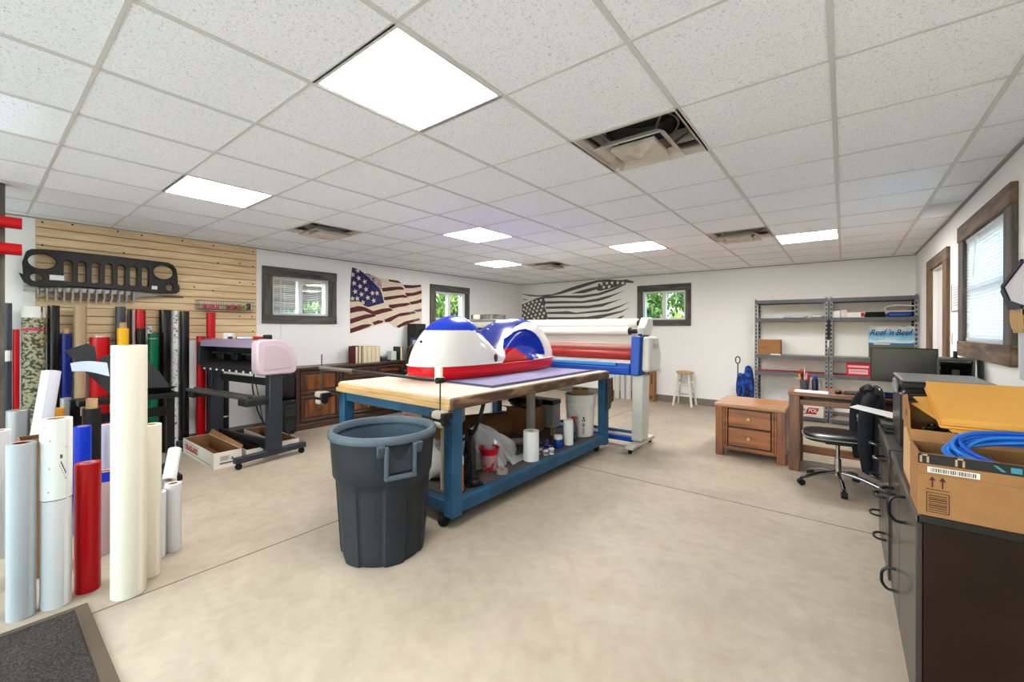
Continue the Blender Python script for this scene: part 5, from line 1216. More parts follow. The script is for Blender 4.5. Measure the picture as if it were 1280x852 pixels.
# ------------------------------------------------------------------ laminator
LBLUE = M('laminator_blue', (10,84,200), .35); LLB = M('laminator_light_blue', (70,150,230), .35); LGREY = M('laminator_grey', (208,207,202), .45); LRED = M('roller_red', (176,46,38), .35, var=.06); LPAP = M('laminate_white', (234,230,224), .4)
t = thing('laminator', 'wide blue and grey roll laminator on wheels behind the workbench', 'laminator', (-1.98,4.98,0))
Lw = 2.25
def side(x0, x1, nm, m): return MB().prism([(-.15,.88),(-.10,1.35),(.20,1.35),(.26,1.10),(.24,.90)],'x',x0,x1).build(nm, m, t, bevel=.02, seg=3)
side(-.03,.09,'side_frame',LBLUE); side(-Lw-.09,-Lw+.03,'side_frame',LBLUE)
MB().prism([(-.10,.93),(-.06,1.345),(.20,1.345),(.30,1.12),(.27,.92)],'x',.091,.20).build('side_cover', LGREY, t, bevel=.03, seg=3)
MB().prism([(-.10,.93),(-.06,1.345),(.20,1.345),(.30,1.12),(.27,.92)],'x',-Lw-.20,-Lw-.091).build('side_cover', LGREY, t, bevel=.03, seg=3)
MB().box(.201,.208,.02,.16,1.20,1.26).build('label_plate', M('label_grey',(180,180,176),.5), t)
MB().prism([(-.15,.88),(-.15,.965),(-.11,1.02),(.05,1.02),(.05,.88)],'x',-Lw+.03,-.03).build('front_beam', LBLUE, t, bevel=.01)
MB().box(-Lw+.03,-.20,-.155,-.12,.985,1.025).build('front_lip', LLB, t, bevel=.006)
MB().box(-Lw+.03,-.03,-.12,.0,1.02,1.03).build('feed_table', LPAP, t)
MB().cyl((-Lw+.02,.02,1.12),(-.02,.02,1.12),.07,n=32).build('pressure_roller', LRED, t)
MB().cyl((-Lw+.02,.10,1.21),(-.02,.10,1.21),.035,n=24).build('idler_roller', M('roller_pale',(206,150,140),.4), t)
MB().box(-Lw+.03,-.07,.155,.16,1.19,1.45).build('laminate_web', LPAP, t)
MB().cyl((-Lw+.06,.06,1.41),(-.12,.06,1.41),.052,n=32).build('supply_roll', LPAP, t)
MB().cyl((-Lw+.06,.20,1.51),(-.06,.20,1.51),.056,n=32).build('supply_roll', LPAP, t)
MB().cyl((-.12,.06,1.41),(-.10,.06,1.41),.045).cyl((-.10,.06,1.41),(-.01,.06,1.41),.03).build('roll_hub', BLACK, t); MB().cyl((-.06,.20,1.51),(-.04,.20,1.51),.045).cyl((-.04,.20,1.51),(.0,.20,1.51),.03).build('roll_hub', BLACK, t)
hp = [(.02,1.35),(.0,1.45),(.06,1.50),(.12,1.575),(.27,1.58),(.30,1.45),(.20,1.35)]
MB().prism(hp,'x',.0,.10).build('head_bracket', LGREY, t, bevel=.015); MB().prism(hp,'x',-Lw-.10,-Lw).build('head_bracket', LGREY, t, bevel=.015)
MB().cyl((.10,-.02,1.352),(.15,-.02,1.352),.02).blob((.05,-.02,1.36),(.03,.02,.018)).build('knob', BLACK, t)
MB().blob((.21,.22,.93),(.012,.03,.03)).build('stop_button', WPLAST, t)
for x in (.05,-Lw-.05):
    mb = MB(); mb.prism([(-.10,.885),(.12,.885),(.08,.11),(-.14,.11)],'x',x-.06,x+.07); mb.build('leg', LGREY, t, bevel=.012)
    f = MB().prism([(-.36,.055),(-.34,.10),(.33,.10),(.36,.055)],'x',x-.045,x+.05).build('foot', M('foot_beige',(206,200,188),.5), t, bevel=.008)
    for y in (-.31,.32): MB().cyl((x-.014,y,.028),(x+.014,y,.028),.028).bar((x,y,.03),(x,y,.06),.03,.03).build('caster', RUBBER, f)
MB().cyl((-Lw,.0,.17),(0,.0,.17),.022).build('cross_tube', BLUE, t); MB().box(-Lw,0,-.06,.02,.035+.03,.12).build('cross_rail', LBLUE, t, bevel=.005); MB().cyl((-Lw,-.02,.147),(-.02,-.02,.147),.012).build('cross_tube', LPAP, t)
# rolls and tall box behind the laminator, against the back wall
for k in range(5): roll('%s white roll from the left standing behind the laminator by the back wall' % ORD[k], -3.72+.125*k, 8.30+.02*(k%2), .055, .62+.02*(k%3), FWHT if k%2 else M('white_film_warm',(226,222,214),.4), group='white rolls standing behind the laminator')
t = thing('tall_carton', 'tall narrow brown carton standing at the back wall right of the laminator', 'box', (-3.05,8.36,0))
MB().box(-.13,.11,-.06,.06,0,.72).build('walls', KRAFT, t, bevel=.004)
MB().box(-.02,.02,-.0615,-.06,.28,.58).box(.05,.07,-.0615,-.06,.34,.56).box(-.03,.03,-.0615,-.06,.06,.10).box(.04,.07,-.0615,-.06,.05,.11).build('printed_mark', INKD, t)
# stool
t = thing('stool', 'small white stool with a round wooden seat by the back wall', 'stool', (-2.36,8.30,0))
MB().lathe([(0,.60),(.14,.60),(.155,.61),(.155,.63),(.14,.64),(0,.64)],n=36).build('seat', RAWWOOD, t)
PW = M('painted_white_wood', (232,228,218), .5)
for sx in (-1,1):
    for sy in (-1,1): MB().cyl((.165*sx,.165*sy,0),(.095*sx,.095*sy,.602),.021,.017).build('leg', PW, t)
def lg(z): return .165-.07*z/.602
for z,ax in ((.20,0),(.26,1),(.40,0),(.44,1)):
    q = lg(z)
    for s in (-1,1): MB().cyl((-q,s*q,z) if ax==0 else (s*q,-q,z),(q,s*q,z) if ax==0 else (s*q,q,z),.011,n=12).build('rung', PW, t)
# ------------------------------------------------------------------ metal shelving on the back wall
SHM = M('shelf_steel', (100,102,112), .45, metal=.2); SHP = M('post_steel', (150,152,158), .45, metal=.2); SHD = M('slot_dark', (22,22,26), .6); PB_ = M('particle_board', (196,178,158), .8, var=.06, vscale=30); PBR = M('red_board', (206,60,66), .6)
def shelf_unit(label, x0, x1, levels, boards):
    y0, y1 = 8.06, 8.45; t = thing('metal_shelf', label, 'shelf', ((x0+x1)/2,(y0+y1)/2,0), 0, 'slotted grey metal shelf units')
    a = (x1-x0)/2; b = (y1-y0)/2; H = 1.93
    for sx in (-1,1):
        for sy in (-1,1):
            mb = MB(); x = sx*a; y = sy*b
            mb.box(min(x,x-sx*.036),max(x,x-sx*.036),min(y,y-sy*.003),max(y,y-sy*.003),0,H); mb.box(min(x,x-sx*.003),max(x,x-sx*.003),min(y-sy*.003,y-sy*.036),max(y-sy*.003,y-sy*.036),0,H)
            for k in range(30):
                z = .03+k*.063; xc = x-sx*.019; yf = y+sy*.0004
                mb.box(xc-.010,xc+.010,min(yf,yf-sy*.001),max(yf,yf-sy*.001),z,z+.032,1)
                if sy > 0: mb.box(xc-.010,xc+.010,y-.0038,y-.0028,z,z+.032,1)
            mb.build('post', [SHP,SHD], t)
    for z,bm in zip(levels,boards):
        o = MB().box(-a+.004,a-.004,-b+.004,b-.004,z-.004,z+.010).build('shelf_board', bm, t)
        mb = MB()
        for sy in (-1,1): mb.box(-a+.003,a-.003,min(sy*(b+.003),sy*(b-.002)),max(sy*(b+.003),sy*(b-.002)),z-.045,z+.012); mb.box(-a+.003,a-.003,min(sy*(b-.002),sy*(b-.02)),max(sy*(b-.002),sy*(b-.02)),z-.045,z-.041)
        for sx in (-1,1): mb.box(min(sx*(a-.003),sx*(a-.006)),max(sx*(a-.003),sx*(a-.006)),-b+.003,b-.003,z-.045,z+.012)
        mb.build('beam', SHM, o)
    return t
LV = [.06,.735,1.005,1.605,1.90]
shelf_unit('left slotted grey metal shelf unit on the back wall', -1.17,-.19,LV,[PB_,PBR,PB_,PB_,PB_])
shelf_unit('right slotted grey metal shelf unit in the corner of the back wall', -.17,.81,LV,[PB_,PBR,PB_,PB_,PB_])
def onshelf(z): return z+.0105
t = thing('cardboard_box', 'small brown cardboard box on the left shelf unit', 'box', (-.97,8.20,onshelf(1.005)))
MB().box(-.16,.16,-.10,.12,0,.25).build('walls', KRAFT, t, bevel=.003); MB().box(-.16,.16,-.012,.012,.249,.2515).box(-.11,-.02,-.1008,-.10,.09,.15).build('print', M('faint_print',(160,112,70),.8), t)
t = thing('paper_slip', 'white slip of paper in front of the small box on the left shelf', 'paper', (-.87,8.085,onshelf(1.005))); MB().box(-.07,.07,-.015,.008,0,.02).build('slip', WPAPER, t); 
MB().box(-.05,.05,-.0155,-.015,.006,.008).build('fold_line', INKG, t)
# odds and ends on the second shelf
def heap(label, nm, cat, x, z, r, m, seed, y=8.2):
    t = thing(nm, label, cat, (x,y,z)); mb = MB(); mb.blob((0,0,r[2]),r,20,10,e=.7,jit=.10,seed=seed); mb.build('folds', m, t)
    MB().blob((r[0]*.4,-r[1]*.3,r[2]*1.7),(r[0]*.35,r[1]*.5,r[2]*.3),12,6,jit=.1,seed=seed+1).build('corner', m, t); return t
z = onshelf(1.605)
heap('flat crumpled white plastic wrap on the left shelf unit', 'plastic_wrap','plastic wrap',-.62,z,(.16,.10,.022),WPLAST,1); heap('small pale blue and white rag left of the wrap on the left shelf','rag','cloth',-.72,z,(.05,.05,.02),M('pale_blue_cloth',(190,200,216),.8),2,8.10)
heap('white folded cloth near the right end of the left shelf','rag','cloth',-.32,z,(.09,.10,.03),WPLAST,3)
t = thing('white_box','white box stack at the left end of the right shelf unit','box',(-.06,8.17,z)); MB().box(-.08,.02,-.06,.08,0,.10).build('left_box',WPAPER,t,bevel=.003); MB().box(.03,.10,-.05,.08,0,.12).build('right_box',M('pinkish_white',(226,212,212),.6),t,bevel=.003)
t = thing('label_box','white and red printed box lying on the right shelf unit','box',(.14,8.17,z)); MB().box(-.10,.10,-.06,.08,0,.075).build('walls',WPAPER,t,bevel=.004); MB().box(.06,.101,-.061,-.06,.01,.07).build('red_print',REDP,t)
t = thing('black_cable','coil of black cable on the right shelf unit','cable',(.36,8.17,z))
mb = MB()
for k in range(4): mb.tube([(.115*math.cos(q)*(1-.04*k),.08*math.sin(q)*(1-.05*k),.014+.018*k) for q in [2*PI*i/32 for i in range(32)]],.011,8,closed=True)
mb.build('coil',BLACK,t); MB().tube(smooth_pts([(.09,-.02,.02),(.16,-.06,.03),(.18,-.03,.012)],6),.009,8).build('plug_end',DGREY,t)
t = thing('blue_tarp','folded blue tarp under a brown folded mat on the right shelf unit','tarp',(.63,8.20,z)); MB().blob((0,0,.035),(.15,.12,.035),18,8,e=.5,jit=.05,seed=4).build('folds',M('tarp_blue',(36,66,150),.5),t); MB().blob((.0,-.10,.03),(.12,.03,.022),12,6,e=.6,jit=.05,seed=9).build('edge',M('tarp_blue2',(46,84,176),.5),t)
t = thing('folded_mat','brown and white folded foam mat on top of the blue tarp','mat',(.63,8.20,z+.0705)); mb = MB(); mb.tube(smooth_pts([(.16,0,.07),(-.12,0,.085),(-.16,0,.045),(-.12,0,.014),(.16,0,.014)],8),.012,8); mb2 = MB(); 
def matp(u,v):
    P = [(.17,.085),(-.05,.10),(-.15,.08),(-.165,.05),(-.15,.02),(-.05,.012),(.17,.012)]; k = u*6; i = min(5,int(k)); f = k-i
    return (P[i][0]+(P[i+1][0]-P[i][0])*f, -.10+.2*v, P[i][1]+(P[i+1][1]-P[i][1])*f)
MB().grid(matp,36,4).build('foam',M('mat_tan',(196,160,130),.8),t); MB().tube([matp(i/36,0) for i in range(37)],.006,6).build('edge_binding',WPLAST,t)
t = thing('white_wire','loop of thin white wire beside the blue tarp','wire',(.47,8.22,z)); MB().tube(smooth_pts([(-.03,-.04,.006),(-.05,0,.10),(-.02,.04,.20),(.04,.04,.22),(.05,0,.12),(.03,-.02,.02),(-.01,0,.006)],6),.004,6).build('wire',WPLAST,t); MB().cyl((-.03,-.05,.006),(-.03,-.02,.006),.006,n=8).build('plug',WPLAST,t)
# poster
def poster_mat():
    m = bpy.data.materials.new('reef_poster'); m.use_nodes = True; nt = m.node_tree; b = nt.nodes['Principled BSDF']; N = nt.nodes.new; L = nt.links.new
    tc = N('ShaderNodeTexCoord'); sp = N('ShaderNodeSeparateXYZ'); L(tc.outputs['Object'], sp.inputs[0])
    n = N('ShaderNodeTexNoise'); n.inputs['Scale'].default_value = 5; L(tc.outputs['Object'], n.inputs['Vector'])
    ad = N('ShaderNodeMath'); ad.operation = 'MULTIPLY_ADD'; ad.inputs[1].default_value = .10; L(n.outputs['Fac'], ad.inputs[0]); L(sp.outputs['Z'], ad.inputs[2])
    mr = N('ShaderNodeMapRange'); mr.inputs['From Min'].default_value = .05; mr.inputs['From Max'].default_value = .53; L(ad.outputs[0], mr.inputs['Value'])
    r = N('ShaderNodeValToRGB'); e = r.color_ramp.elements; e[0].position = 0; e[0].color = lin((70,90,60))+(1,)
    for p,c in ((.38,(92,104,60)),(.42,(40,110,180)),(.47,(30,120,190)),(.5,(226,236,240)),(.58,(150,210,232)),(.75,(40,150,216)),(1.0,(10,74,170))):
        q = r.color_ramp.elements.new(p); q.color = lin(c)+(1,)
    L(mr.outputs[0], r.inputs[0]); L(r.outputs[0], b.inputs['Base Color']); b.inputs['Roughness'].default_value = .35; return m
t = thing('poster_board','blue seaside poster board with dark slanted lettering on the right shelf unit','sign',(.57,8.40,onshelf(1.005)))
t.location = (.555,8.33,onshelf(1.005))
MB().box(-.26,.255,-.006,.006,0,.47).build('board', poster_mat(), t)
NAVY = M('poster_ink', (10,26,74), .5)
text_mesh('lettering', "Reef 'n Beef", .118, NAVY, t, face_mat((-.02,-.0068,.375),(1,0,0),(0,0,1)), shear=.35, sx=.80, bold=.001)
MB().box(-.20,-.10,-.0066,-.006,.30,.304).box(-.08,.10,-.0066,-.006,.298,.302).box(-.21,.20,-.0066,-.006,.225,.236).box(-.20,-.02,-.0066,-.006,.20,.215).build('small_print', WPAPER, t)
t = thing('red_placard','small red placard with white print on the right shelf unit','sign',(.17,8.12,onshelf(.735)))
MB().box(-.14,.14,-.005,.005,0,.20).build('board', M('placard_red',(196,30,56),.5), t); MB().box(-.12,.12,-.0058,-.005,.125,.155).box(-.11,.11,-.0058,-.005,.03,.10).build('white_print', M('placard_white',(238,190,196),.6), t)
MB().box(-.095,.095,-.0062,-.0058,.06,.066).box(-.095,.095,-.0062,-.0058,.075,.08).build('fine_print', M('placard_dark',(160,70,84),.6), t)
t = thing('oraf_carton','white carton with a red and black logo on the lowest shelf, seen under the desk','box',(-.41,8.19,onshelf(.06))); t.name = 'white_carton'
MB().box(-.17,.17,-.12,.12,0,.17).build('walls', WCART, t, bevel=.002)
MB().prism([(-.065,.045),(.075,.045),(.115,.145),(-.02,.145)],'y',-.1212,-.12).box(-.12,-.04,-.1212,-.12,.04,.052).build('red_flash', REDP, t)
text_mesh('lettering','ORA',.075,INKD,t,face_mat((-.085,-.1214,.10),(1,0,0),(0,0,1)),shear=.25,sx=.78); text_mesh('lettering','FOL',.075,WPAPER,t,face_mat((.03,-.1216,.10),(1,0,0),(0,0,1)),shear=.25,sx=.85,bold=.001)
t = thing('plastic_sheet','clear crinkled plastic sheeting hanging behind the left shelf unit','plastic sheet',(-.68,8.46,.12))
MB().grid(lambda u,v:(-.42+.84*u+.02*math.sin(5*v), .004*math.sin(22*u+3*v)-.002, .55*v*(1-.15*u)),40,10).build('film',PL,t,angle=60); MB().box(-.43,.43,-.008,.006,-.018,.0).build('hem',PL,t)
for nm in ():
    pass
t = thing('power_strip','black and white power strip hanging on the post between the two shelf units','power strip',(-.18,8.035,1.16)); MB().box(-.018,.018,-.0,.018,.12,.42).build('strip',SHD,t,bevel=.004); MB().box(-.016,.016,-.002,.016,0,.11).build('switch_box',WPLAST,t,bevel=.004); MB().tube(smooth_pts([(0,.005,.12),(.01,-.005,.06),(0,.0,-.02)],5),.004,6).build('cable',BLACK,t)
t.location.y = 8.036
# folded wagon with blue fabric
t = thing('folding_wagon','folded blue fabric wagon with a black pull handle left of the shelves','wagon',(-1.34,8.18,0))
FBL = M('wagon_blue', (36,98,200), .75, bump=.3, bscale=40, rgb2=(18,44,110), vscale=16, thresh=(.42,.6))
mb = MB(); mb.tube(smooth_pts([(-.10,-.02,.10),(-.10,-.02,.62),(-.10,-.02,.85)],4),.009,8); mb.tube([(-.10+.035*math.cos(q),-.02,.905+.06*math.sin(q)) for q in [2*PI*i/20 for i in range(20)]],.009,8,closed=True); mb.build('pull_handle',BLACK,t)
for k,(x,z,r) in enumerate([(-.05,.50,(.07,.10,.17)),(.06,.56,(.07,.10,.24)),(.0,.40,(.13,.09,.16)),(.10,.42,(.05,.10,.22))]): MB().blob((x,0,z),r,16,10,e=.75,jit=.10,seed=30+k).build('fabric_fold',FBL,t)
for (x0,x1) in ((-.11,-.02),(-.05,.05),(.0,.10),(.12,.06)): MB().cyl((x0,-.09,.06),(x1,-.09,.46),.011,n=10).build('frame_tube',BLACK,t)
for (x,y) in ((-.09,-.10),(.09,-.10),(-.09,.10),(.09,.10)): MB().cyl((x-.02,y,.05),(x+.02,y,.05),.05).build('wheel',RUBBER,t)
MB().bar((-.09,.10,.05),(.09,.10,.05),.015,.015).bar((-.09,-.10,.05),(.09,-.10,.05),.015,.015).bar((0,-.10,.05),(0,.10,.05),.02,.02).bar((0,.0,.05),(0,.0,.35),.02,.02).build('base_frame',BLACK,t)

# ------------------------------------------------------------------ pine nightstand and desk
PINE = mat_wood('honey_pine', (132,64,20), (186,106,42), 'x', 4, .35, .06, .25); PINEZ = mat_wood('honey_pine_upright', (122,58,18), (170,92,36), 'z', 4, .35, .06, .25); PINED = M('pine_groove', (72,40,20), .5); PTOP = mat_wood('pine_top', (168,112,70), (198,146,100), 'x', 3, .3, .04, .3)
t = thing('nightstand','low honey pine chest with two drawers beside the desk','drawer chest',(-.82,5.62,0))
a,b = .335,.335
MB().box(-a,a,-b+.02,b,.07,.555).build('body', PINE, t, bevel=.003)
MB().box(-a-.02,a+.01,-b-.015,b+.005,.555,.59).build('top', PTOP, t, bevel=.006)
for (x,y) in ((-a+.035,-b+.03),(a-.035,-b+.03),(-a+.035,b-.04),(a-.035,b-.04)): MB().box(x-.04,x+.04,y-.035,y+.035,0,.555).build('leg', PINEZ, t, bevel=.004)
for (z0,z1) in ((.345,.535),(.13,.325)):
    d = MB().box(-a+.13,a-.13,-b-.004,-b+.02,z0,z1).build('drawer', PINE, t, bevel=.004)
    MB().lathe([(0,0),(.010,0),(.012,.012),(.020,.02),(.021,.03),(.014,.037),(0,.039)],n=20).build('knob', M('pale_knob',(196,160,104),.35), d); k = d.children[0]; k.location = (0,-b-.004,(z0+z1)/2); k.rotation_euler = (PI/2,0,0)
MB().box(-a+.075,a-.075,-b+.012,-b+.019,.09,.545).build('recess', PINED, t)
for s in (-1,1):
    for q in (.085,.108): MB().box(s*(a-q)-.009,s*(a-q)+.009,-b-.002,-b+.014,.09,.545).build('flute', PINE, t, bevel=.003)
MB().box(-a+.075,a-.075,-b+.0,-b+.02,.085,.115).build('apron', PINE, t, bevel=.003)
DK = mat_wood('desk_wood', (112,54,20), (168,96,44), 'x', 4, .35, .05, .25); DKZ = mat_wood('desk_wood_upright', (98,46,18), (148,80,36), 'z', 4, .35, .05, .25)
t = thing('desk','brown wooden writing desk with open legs by the right wall','desk',(.18,5.40,0))
MB().box(-.63,.63,-.25,.33,.765,.80).build('top', DK, t, bevel=.005)
for (x,y) in ((-.575,-.20),(.575,-.20),(-.575,.24),(.575,.24)): MB().box(x-.045,x+.045,y-.04,y+.04,0,.765).build('leg', DKZ, t, bevel=.004)
MB().box(-.53,.53,.215,.25,.62,.765).build('back_apron', DK, t); MB().box(-.53,.53,-.215,-.185,.672,.728).build('front_rail', DK, t, bevel=.003)
for s in (-1,1): MB().box(s*.575-.02,s*.575+.02,-.16,.20,.64,.765).build('side_apron', DK, t)
MB().box(-.53,.53,.215,.255,.09,.17).build('stretcher', DK, t, bevel=.003)
MB().box(-.45,.25,-.18,.10,.735,.748).build('keyboard_tray', BLACK, t, bevel=.003); MB().box(-.50,.30,-.175,-.155,.75,.763).build('tray_slide', DGREY, t)
zt = .80
t = thing('pencil_cup','clear cup crowded with scissors and markers on the desk','cup',(-.33,5.50,zt))
MB().lathe([(0,0),(.04,0),(.045,.10),(.042,.10),(.037,.005),(0,.005)],n=28).build('cup', M('smoke_cup',(90,90,92),.3), t)
for k,(mm,nm) in enumerate([(RED,'marker'),(PINK,'marker'),(RED,'scissors_handle'),(FYEL,'marker'),(BLACK,'marker'),(M('pink_pale',(240,150,180),.4),'marker')]):
    q = 2*PI*k/6; mb = MB(); mb.cyl((.02*math.cos(q),.02*math.sin(q),.006),(.045*math.cos(q),.04*math.sin(q),.155+.012*(k%3)),.008,n=10); 
    if nm == 'scissors_handle': mb.tube([(.05*math.cos(q)+.022*math.cos(w),.045*math.sin(q),.175+.026*math.sin(w)) for w in [2*PI*i/14 for i in range(14)]],.006,6,closed=True)
    mb.build(nm, mm, t)
MB().cyl((0,0,.006),(.0,.01,.225),.005,n=8).build('white_stick', WPLAST, t)
t = thing('spray_can','dark blue spray can next to the pencil cup on the desk','can',(-.235,5.44,zt))
MB().lathe([(0,0),(.028,0),(.029,.004),(.029,.11),(.022,.122),(0,.122)],n=28).build('body', M('can_navy',(30,40,80),.3), t); MB().cyl((0,0,.122),(0,0,.150),.022).build('cap', M('can_cap_blue',(40,70,190),.4), t)
t = thing('paper_sheet','white sheet of paper on the desk in front of the pencil cup','paper',(-.25,5.28,zt)); MB().box(-.15,.13,-.09,.10,0,.003).build('sheet', WPAPER, t); MB().box(-.1,.08,-.02,-.017,.003,.0034).build('printed_line', INKG, t)
t = thing('mouse','black computer mouse on the desk right of the paper sheet','mouse',(-.04,5.30,zt)); MB().blob((0,0,.012),(.03,.05,.018),16,8,e=.8).build('shell', BLACK, t); MB().cyl((-.004,-.02,.028),(.004,-.02,.028),.006).build('wheel', DGREY, t); [c for c in t.children][0].location.z = .006
t = thing('keyboard','black keyboard on the desk in front of the monitor','keyboard',(.20,5.36,zt)); MB().box(-.20,.20,-.07,.07,0,.016).build('base', BLACK, t, bevel=.004)
mb = MB()
for r in range(5):
    for k in range(15): mb.box(-.19+.0255*k,-.168+.0255*k,-.06+.025*r,-.039+.025*r,.016,.022)
mb.build('keys', M('key_black',(46,46,48),.5), t)
t = thing('monitor','wide black monitor standing on the desk','monitor',(.45,5.53,zt),-.10)
MB().box(-.24,.24,-.012,.022,.13,.46).build('casing', BLACK, t, bevel=.006); MB().box(-.228,.228,-.0145,-.012,.145,.448).build('screen', M('screen_off',(44,45,47),.25), t)
MB().box(-.03,.03,.022,.05,.01,.30).build('neck', BLACK, t, bevel=.004); MB().box(-.13,.13,-.08,.10,0,.012).build('base', BLACK, t, bevel=.004)
t = thing('desk_speaker','small black speaker with a blue light strip under the monitor','speaker',(.22,5.43,zt)); t.location = (.255,5.24,zt)
MB().box(-.12,.12,-.025,.025,0,.055).build('bar', BLACK, t, bevel=.012); MB().box(.0,.1,-.0265,-.025,.012,.03).build('light_strip', M('strip_blue',(40,60,190),.4), t)
# tower with glossy front, on a low black table by the right wall
t = thing('corner_table','low black table by the right wall carrying the glossy tower','table',(.62,4.78,0)); MB().box(-.22,.185,-.30,.30,.76,.785).build('top', BLACK, t, bevel=.003)
for (x,y) in ((-.19,-.27),(.155,-.27),(-.19,.27),(.155,.27)): MB().box(x-.02,x+.02,y-.02,y+.02,0,.76).build('leg', BLACK, t)
t = thing('computer_tower','glossy black computer tower with grey sides by the right wall window','computer',(.69,4.74,.785),-.15); MB().box(-.10,.10,-.16,.16,.012,.43).build('case', M('tower_grey',(84,82,80),.4,metal=.3), t, bevel=.004); MB().box(-.088,.088,-.172,-.16,.02,.42).build('front_bezel', M('gloss_black',(10,10,11),.06,coat=.6), t, bevel=.006); MB().box(-.02,.02,-.1735,-.172,.05,.35).build('door_strip', BLACK, t)
for (x,y) in ((-.07,-.13),(.07,-.13),(-.07,.13),(.07,.13)): MB().cyl((x,y,0),(x,y,.013),.012).build('foot', RUBBER, t)
t = thing('webcam','small black upright webcam on top of the glossy tower','webcam',(.68,4.70,1.2155)); MB().cyl((0,0,0),(0,0,.008),.02).build('base', BLACK, t); MB().cyl((0,0,.008),(0,0,.055),.012).build('body', BLACK, t)

# ------------------------------------------------------------------ office chair with jacket
t = thing('office_chair','black office chair on a chrome star base at the desk','chair',(-.04,4.87,0), PI+.12)
for k in range(5):
    q = 2*PI*k/5+.35; c,s_ = math.cos(q),math.sin(q)
    f = MB().tube(smooth_pts([(.03*c,.03*s_,.135),(.16*c,.16*s_,.115),(.30*c,.30*s_,.068)],6),.016,10).build('base_arm', CHROME, t)
    MB().cyl((.30*c-.022*s_,.30*s_+.022*c,.028),(.30*c+.022*s_,.30*s_-.022*c,.028),.028).cyl((.30*c,.30*s_,.028),(.30*c,.30*s_,.07),.010).build('caster', BLACK, f)
MB().cyl((0,0,.10),(0,0,.26),.026).cyl((0,0,.26),(0,0,.42),.016).build('gas_column', CHROME, t)
VIN = M('black_vinyl', (30,30,32), .3, bump=.05)
MB().box(-.10,.10,-.10,.10,.40,.425).build('mechanism', BLACK, t, bevel=.006)
MB().blob((.02,0,.465),(.245,.225,.045),24,10,e=.55).build('seat', VIN, t)
MB().tube([(.02+.246*math.copysign(abs(math.cos(q))**.55,math.cos(q)),.226*math.copysign(abs(math.sin(q))**.55,math.sin(q)),.463) for q in [2*PI*i/48 for i in range(48)]],.006,6,closed=True).build('seat_piping', M('piping_grey',(150,150,150),.4), t)
MB().tube(smooth_pts([(-.08,0,.42),(-.24,0,.43),(-.29,0,.52),(-.29,0,.70)],6),.014,10).build('back_bracket', CHROME, t)
MB().blob((-.275,0,.77),(.03,.20,.17),20,12,e=.6).build('backrest', VIN, t)
JK = M('jacket_navy', (22,25,38), .85, bump=.3, bscale=25)
jt = thing('jacket','dark navy jacket draped over the back of the office chair','jacket',(.20,4.84,0), .12)
def jk(u,v):
    a = 2*PI*u
    top = .935; z = top - v*.78 if True else 0
    w = interp(v,[(0,.05),(.04,.13),(.12,.21),(.3,.245),(.7,.225),(1,.20)]); d = interp(v,[(0,.015),(.05,.05),(.2,.075),(.6,.07),(1,.06)])
    f = 1+.07*v*math.sin(7*a+2*v)+.05*v*math.sin(13*a-3*v)
    return (d*math.cos(a)*f, w*math.sin(a)*(1+.03*math.sin(9*v)), z - .04*v*math.sin(a*1.0+.6) - .05*(abs(math.sin(a))**3)*(v<.3)*(1-v/.3)*.5)
MB().grid(jk,72,36,cu=True).build('body', JK, jt, angle=60)
for s in (-1,1):
    mb = MB(); mb.tube(smooth_pts([(-.02,s*.14,.88),(-.07,s*.215,.74),(-.085,s*.21,.50),(-.07,s*.19,.26)],8),.055,14,rfun=lambda u: .045+.012*math.sin(PI*u)-.010*u); mb.build('sleeve', JK, jt)
mb = MB(); mb.tube(smooth_pts([(-.05,-.10,.895),(-.03,0,.93),(-.05,.10,.895)],8),.03,12); mb.build('collar', JK, jt)
mb = MB().blob((-.095,.06,.66),(.006,.018,.02),10,6).blob((-.093,.06,.625),(.006,.012,.01),8,5); mb.build('logo', M('logo_grey',(150,150,158),.6), jt)

# ------------------------------------------------------------------ dark file cabinets along the right wall
CAB = M('cabinet_black', (24,22,21), .35, var=.1, vscale=3); CABE = M('cabinet_end_brown', (36,22,12), .5, spec=.12, rgb2=(50,32,20), vscale=4); CABT = M('cabinet_edge', (98,92,88), .35, metal=.3); CABF = M('cabinet_front', (66,58,53), .35, spec=.25, var=.08, vscale=2, coat=.2); PULL = M('pull_black', (34,36,38), .3, metal=.4)
def pull(mb, x, y, z, w=.05, out=.055, r=.007, vert=False):
    if vert: mb.tube(smooth_pts([(x,y,z-w),(x-out*.6,y,z-w*.95),(x-out*.95,y,z-w*.5),(x-out,y,z),(x-out*.95,y,z+w*.5),(x-out*.6,y,z+w*.95),(x,y,z+w)],5),r,8)
    else: mb.tube(smooth_pts([(x,y-w,z),(x-out*.6,y-w*.95,z),(x-out*.95,y-w*.5,z),(x-out,y,z),(x-out*.95,y+w*.5,z),(x-out*.6,y+w*.95,z),(x,y+w,z)],5),r,8)
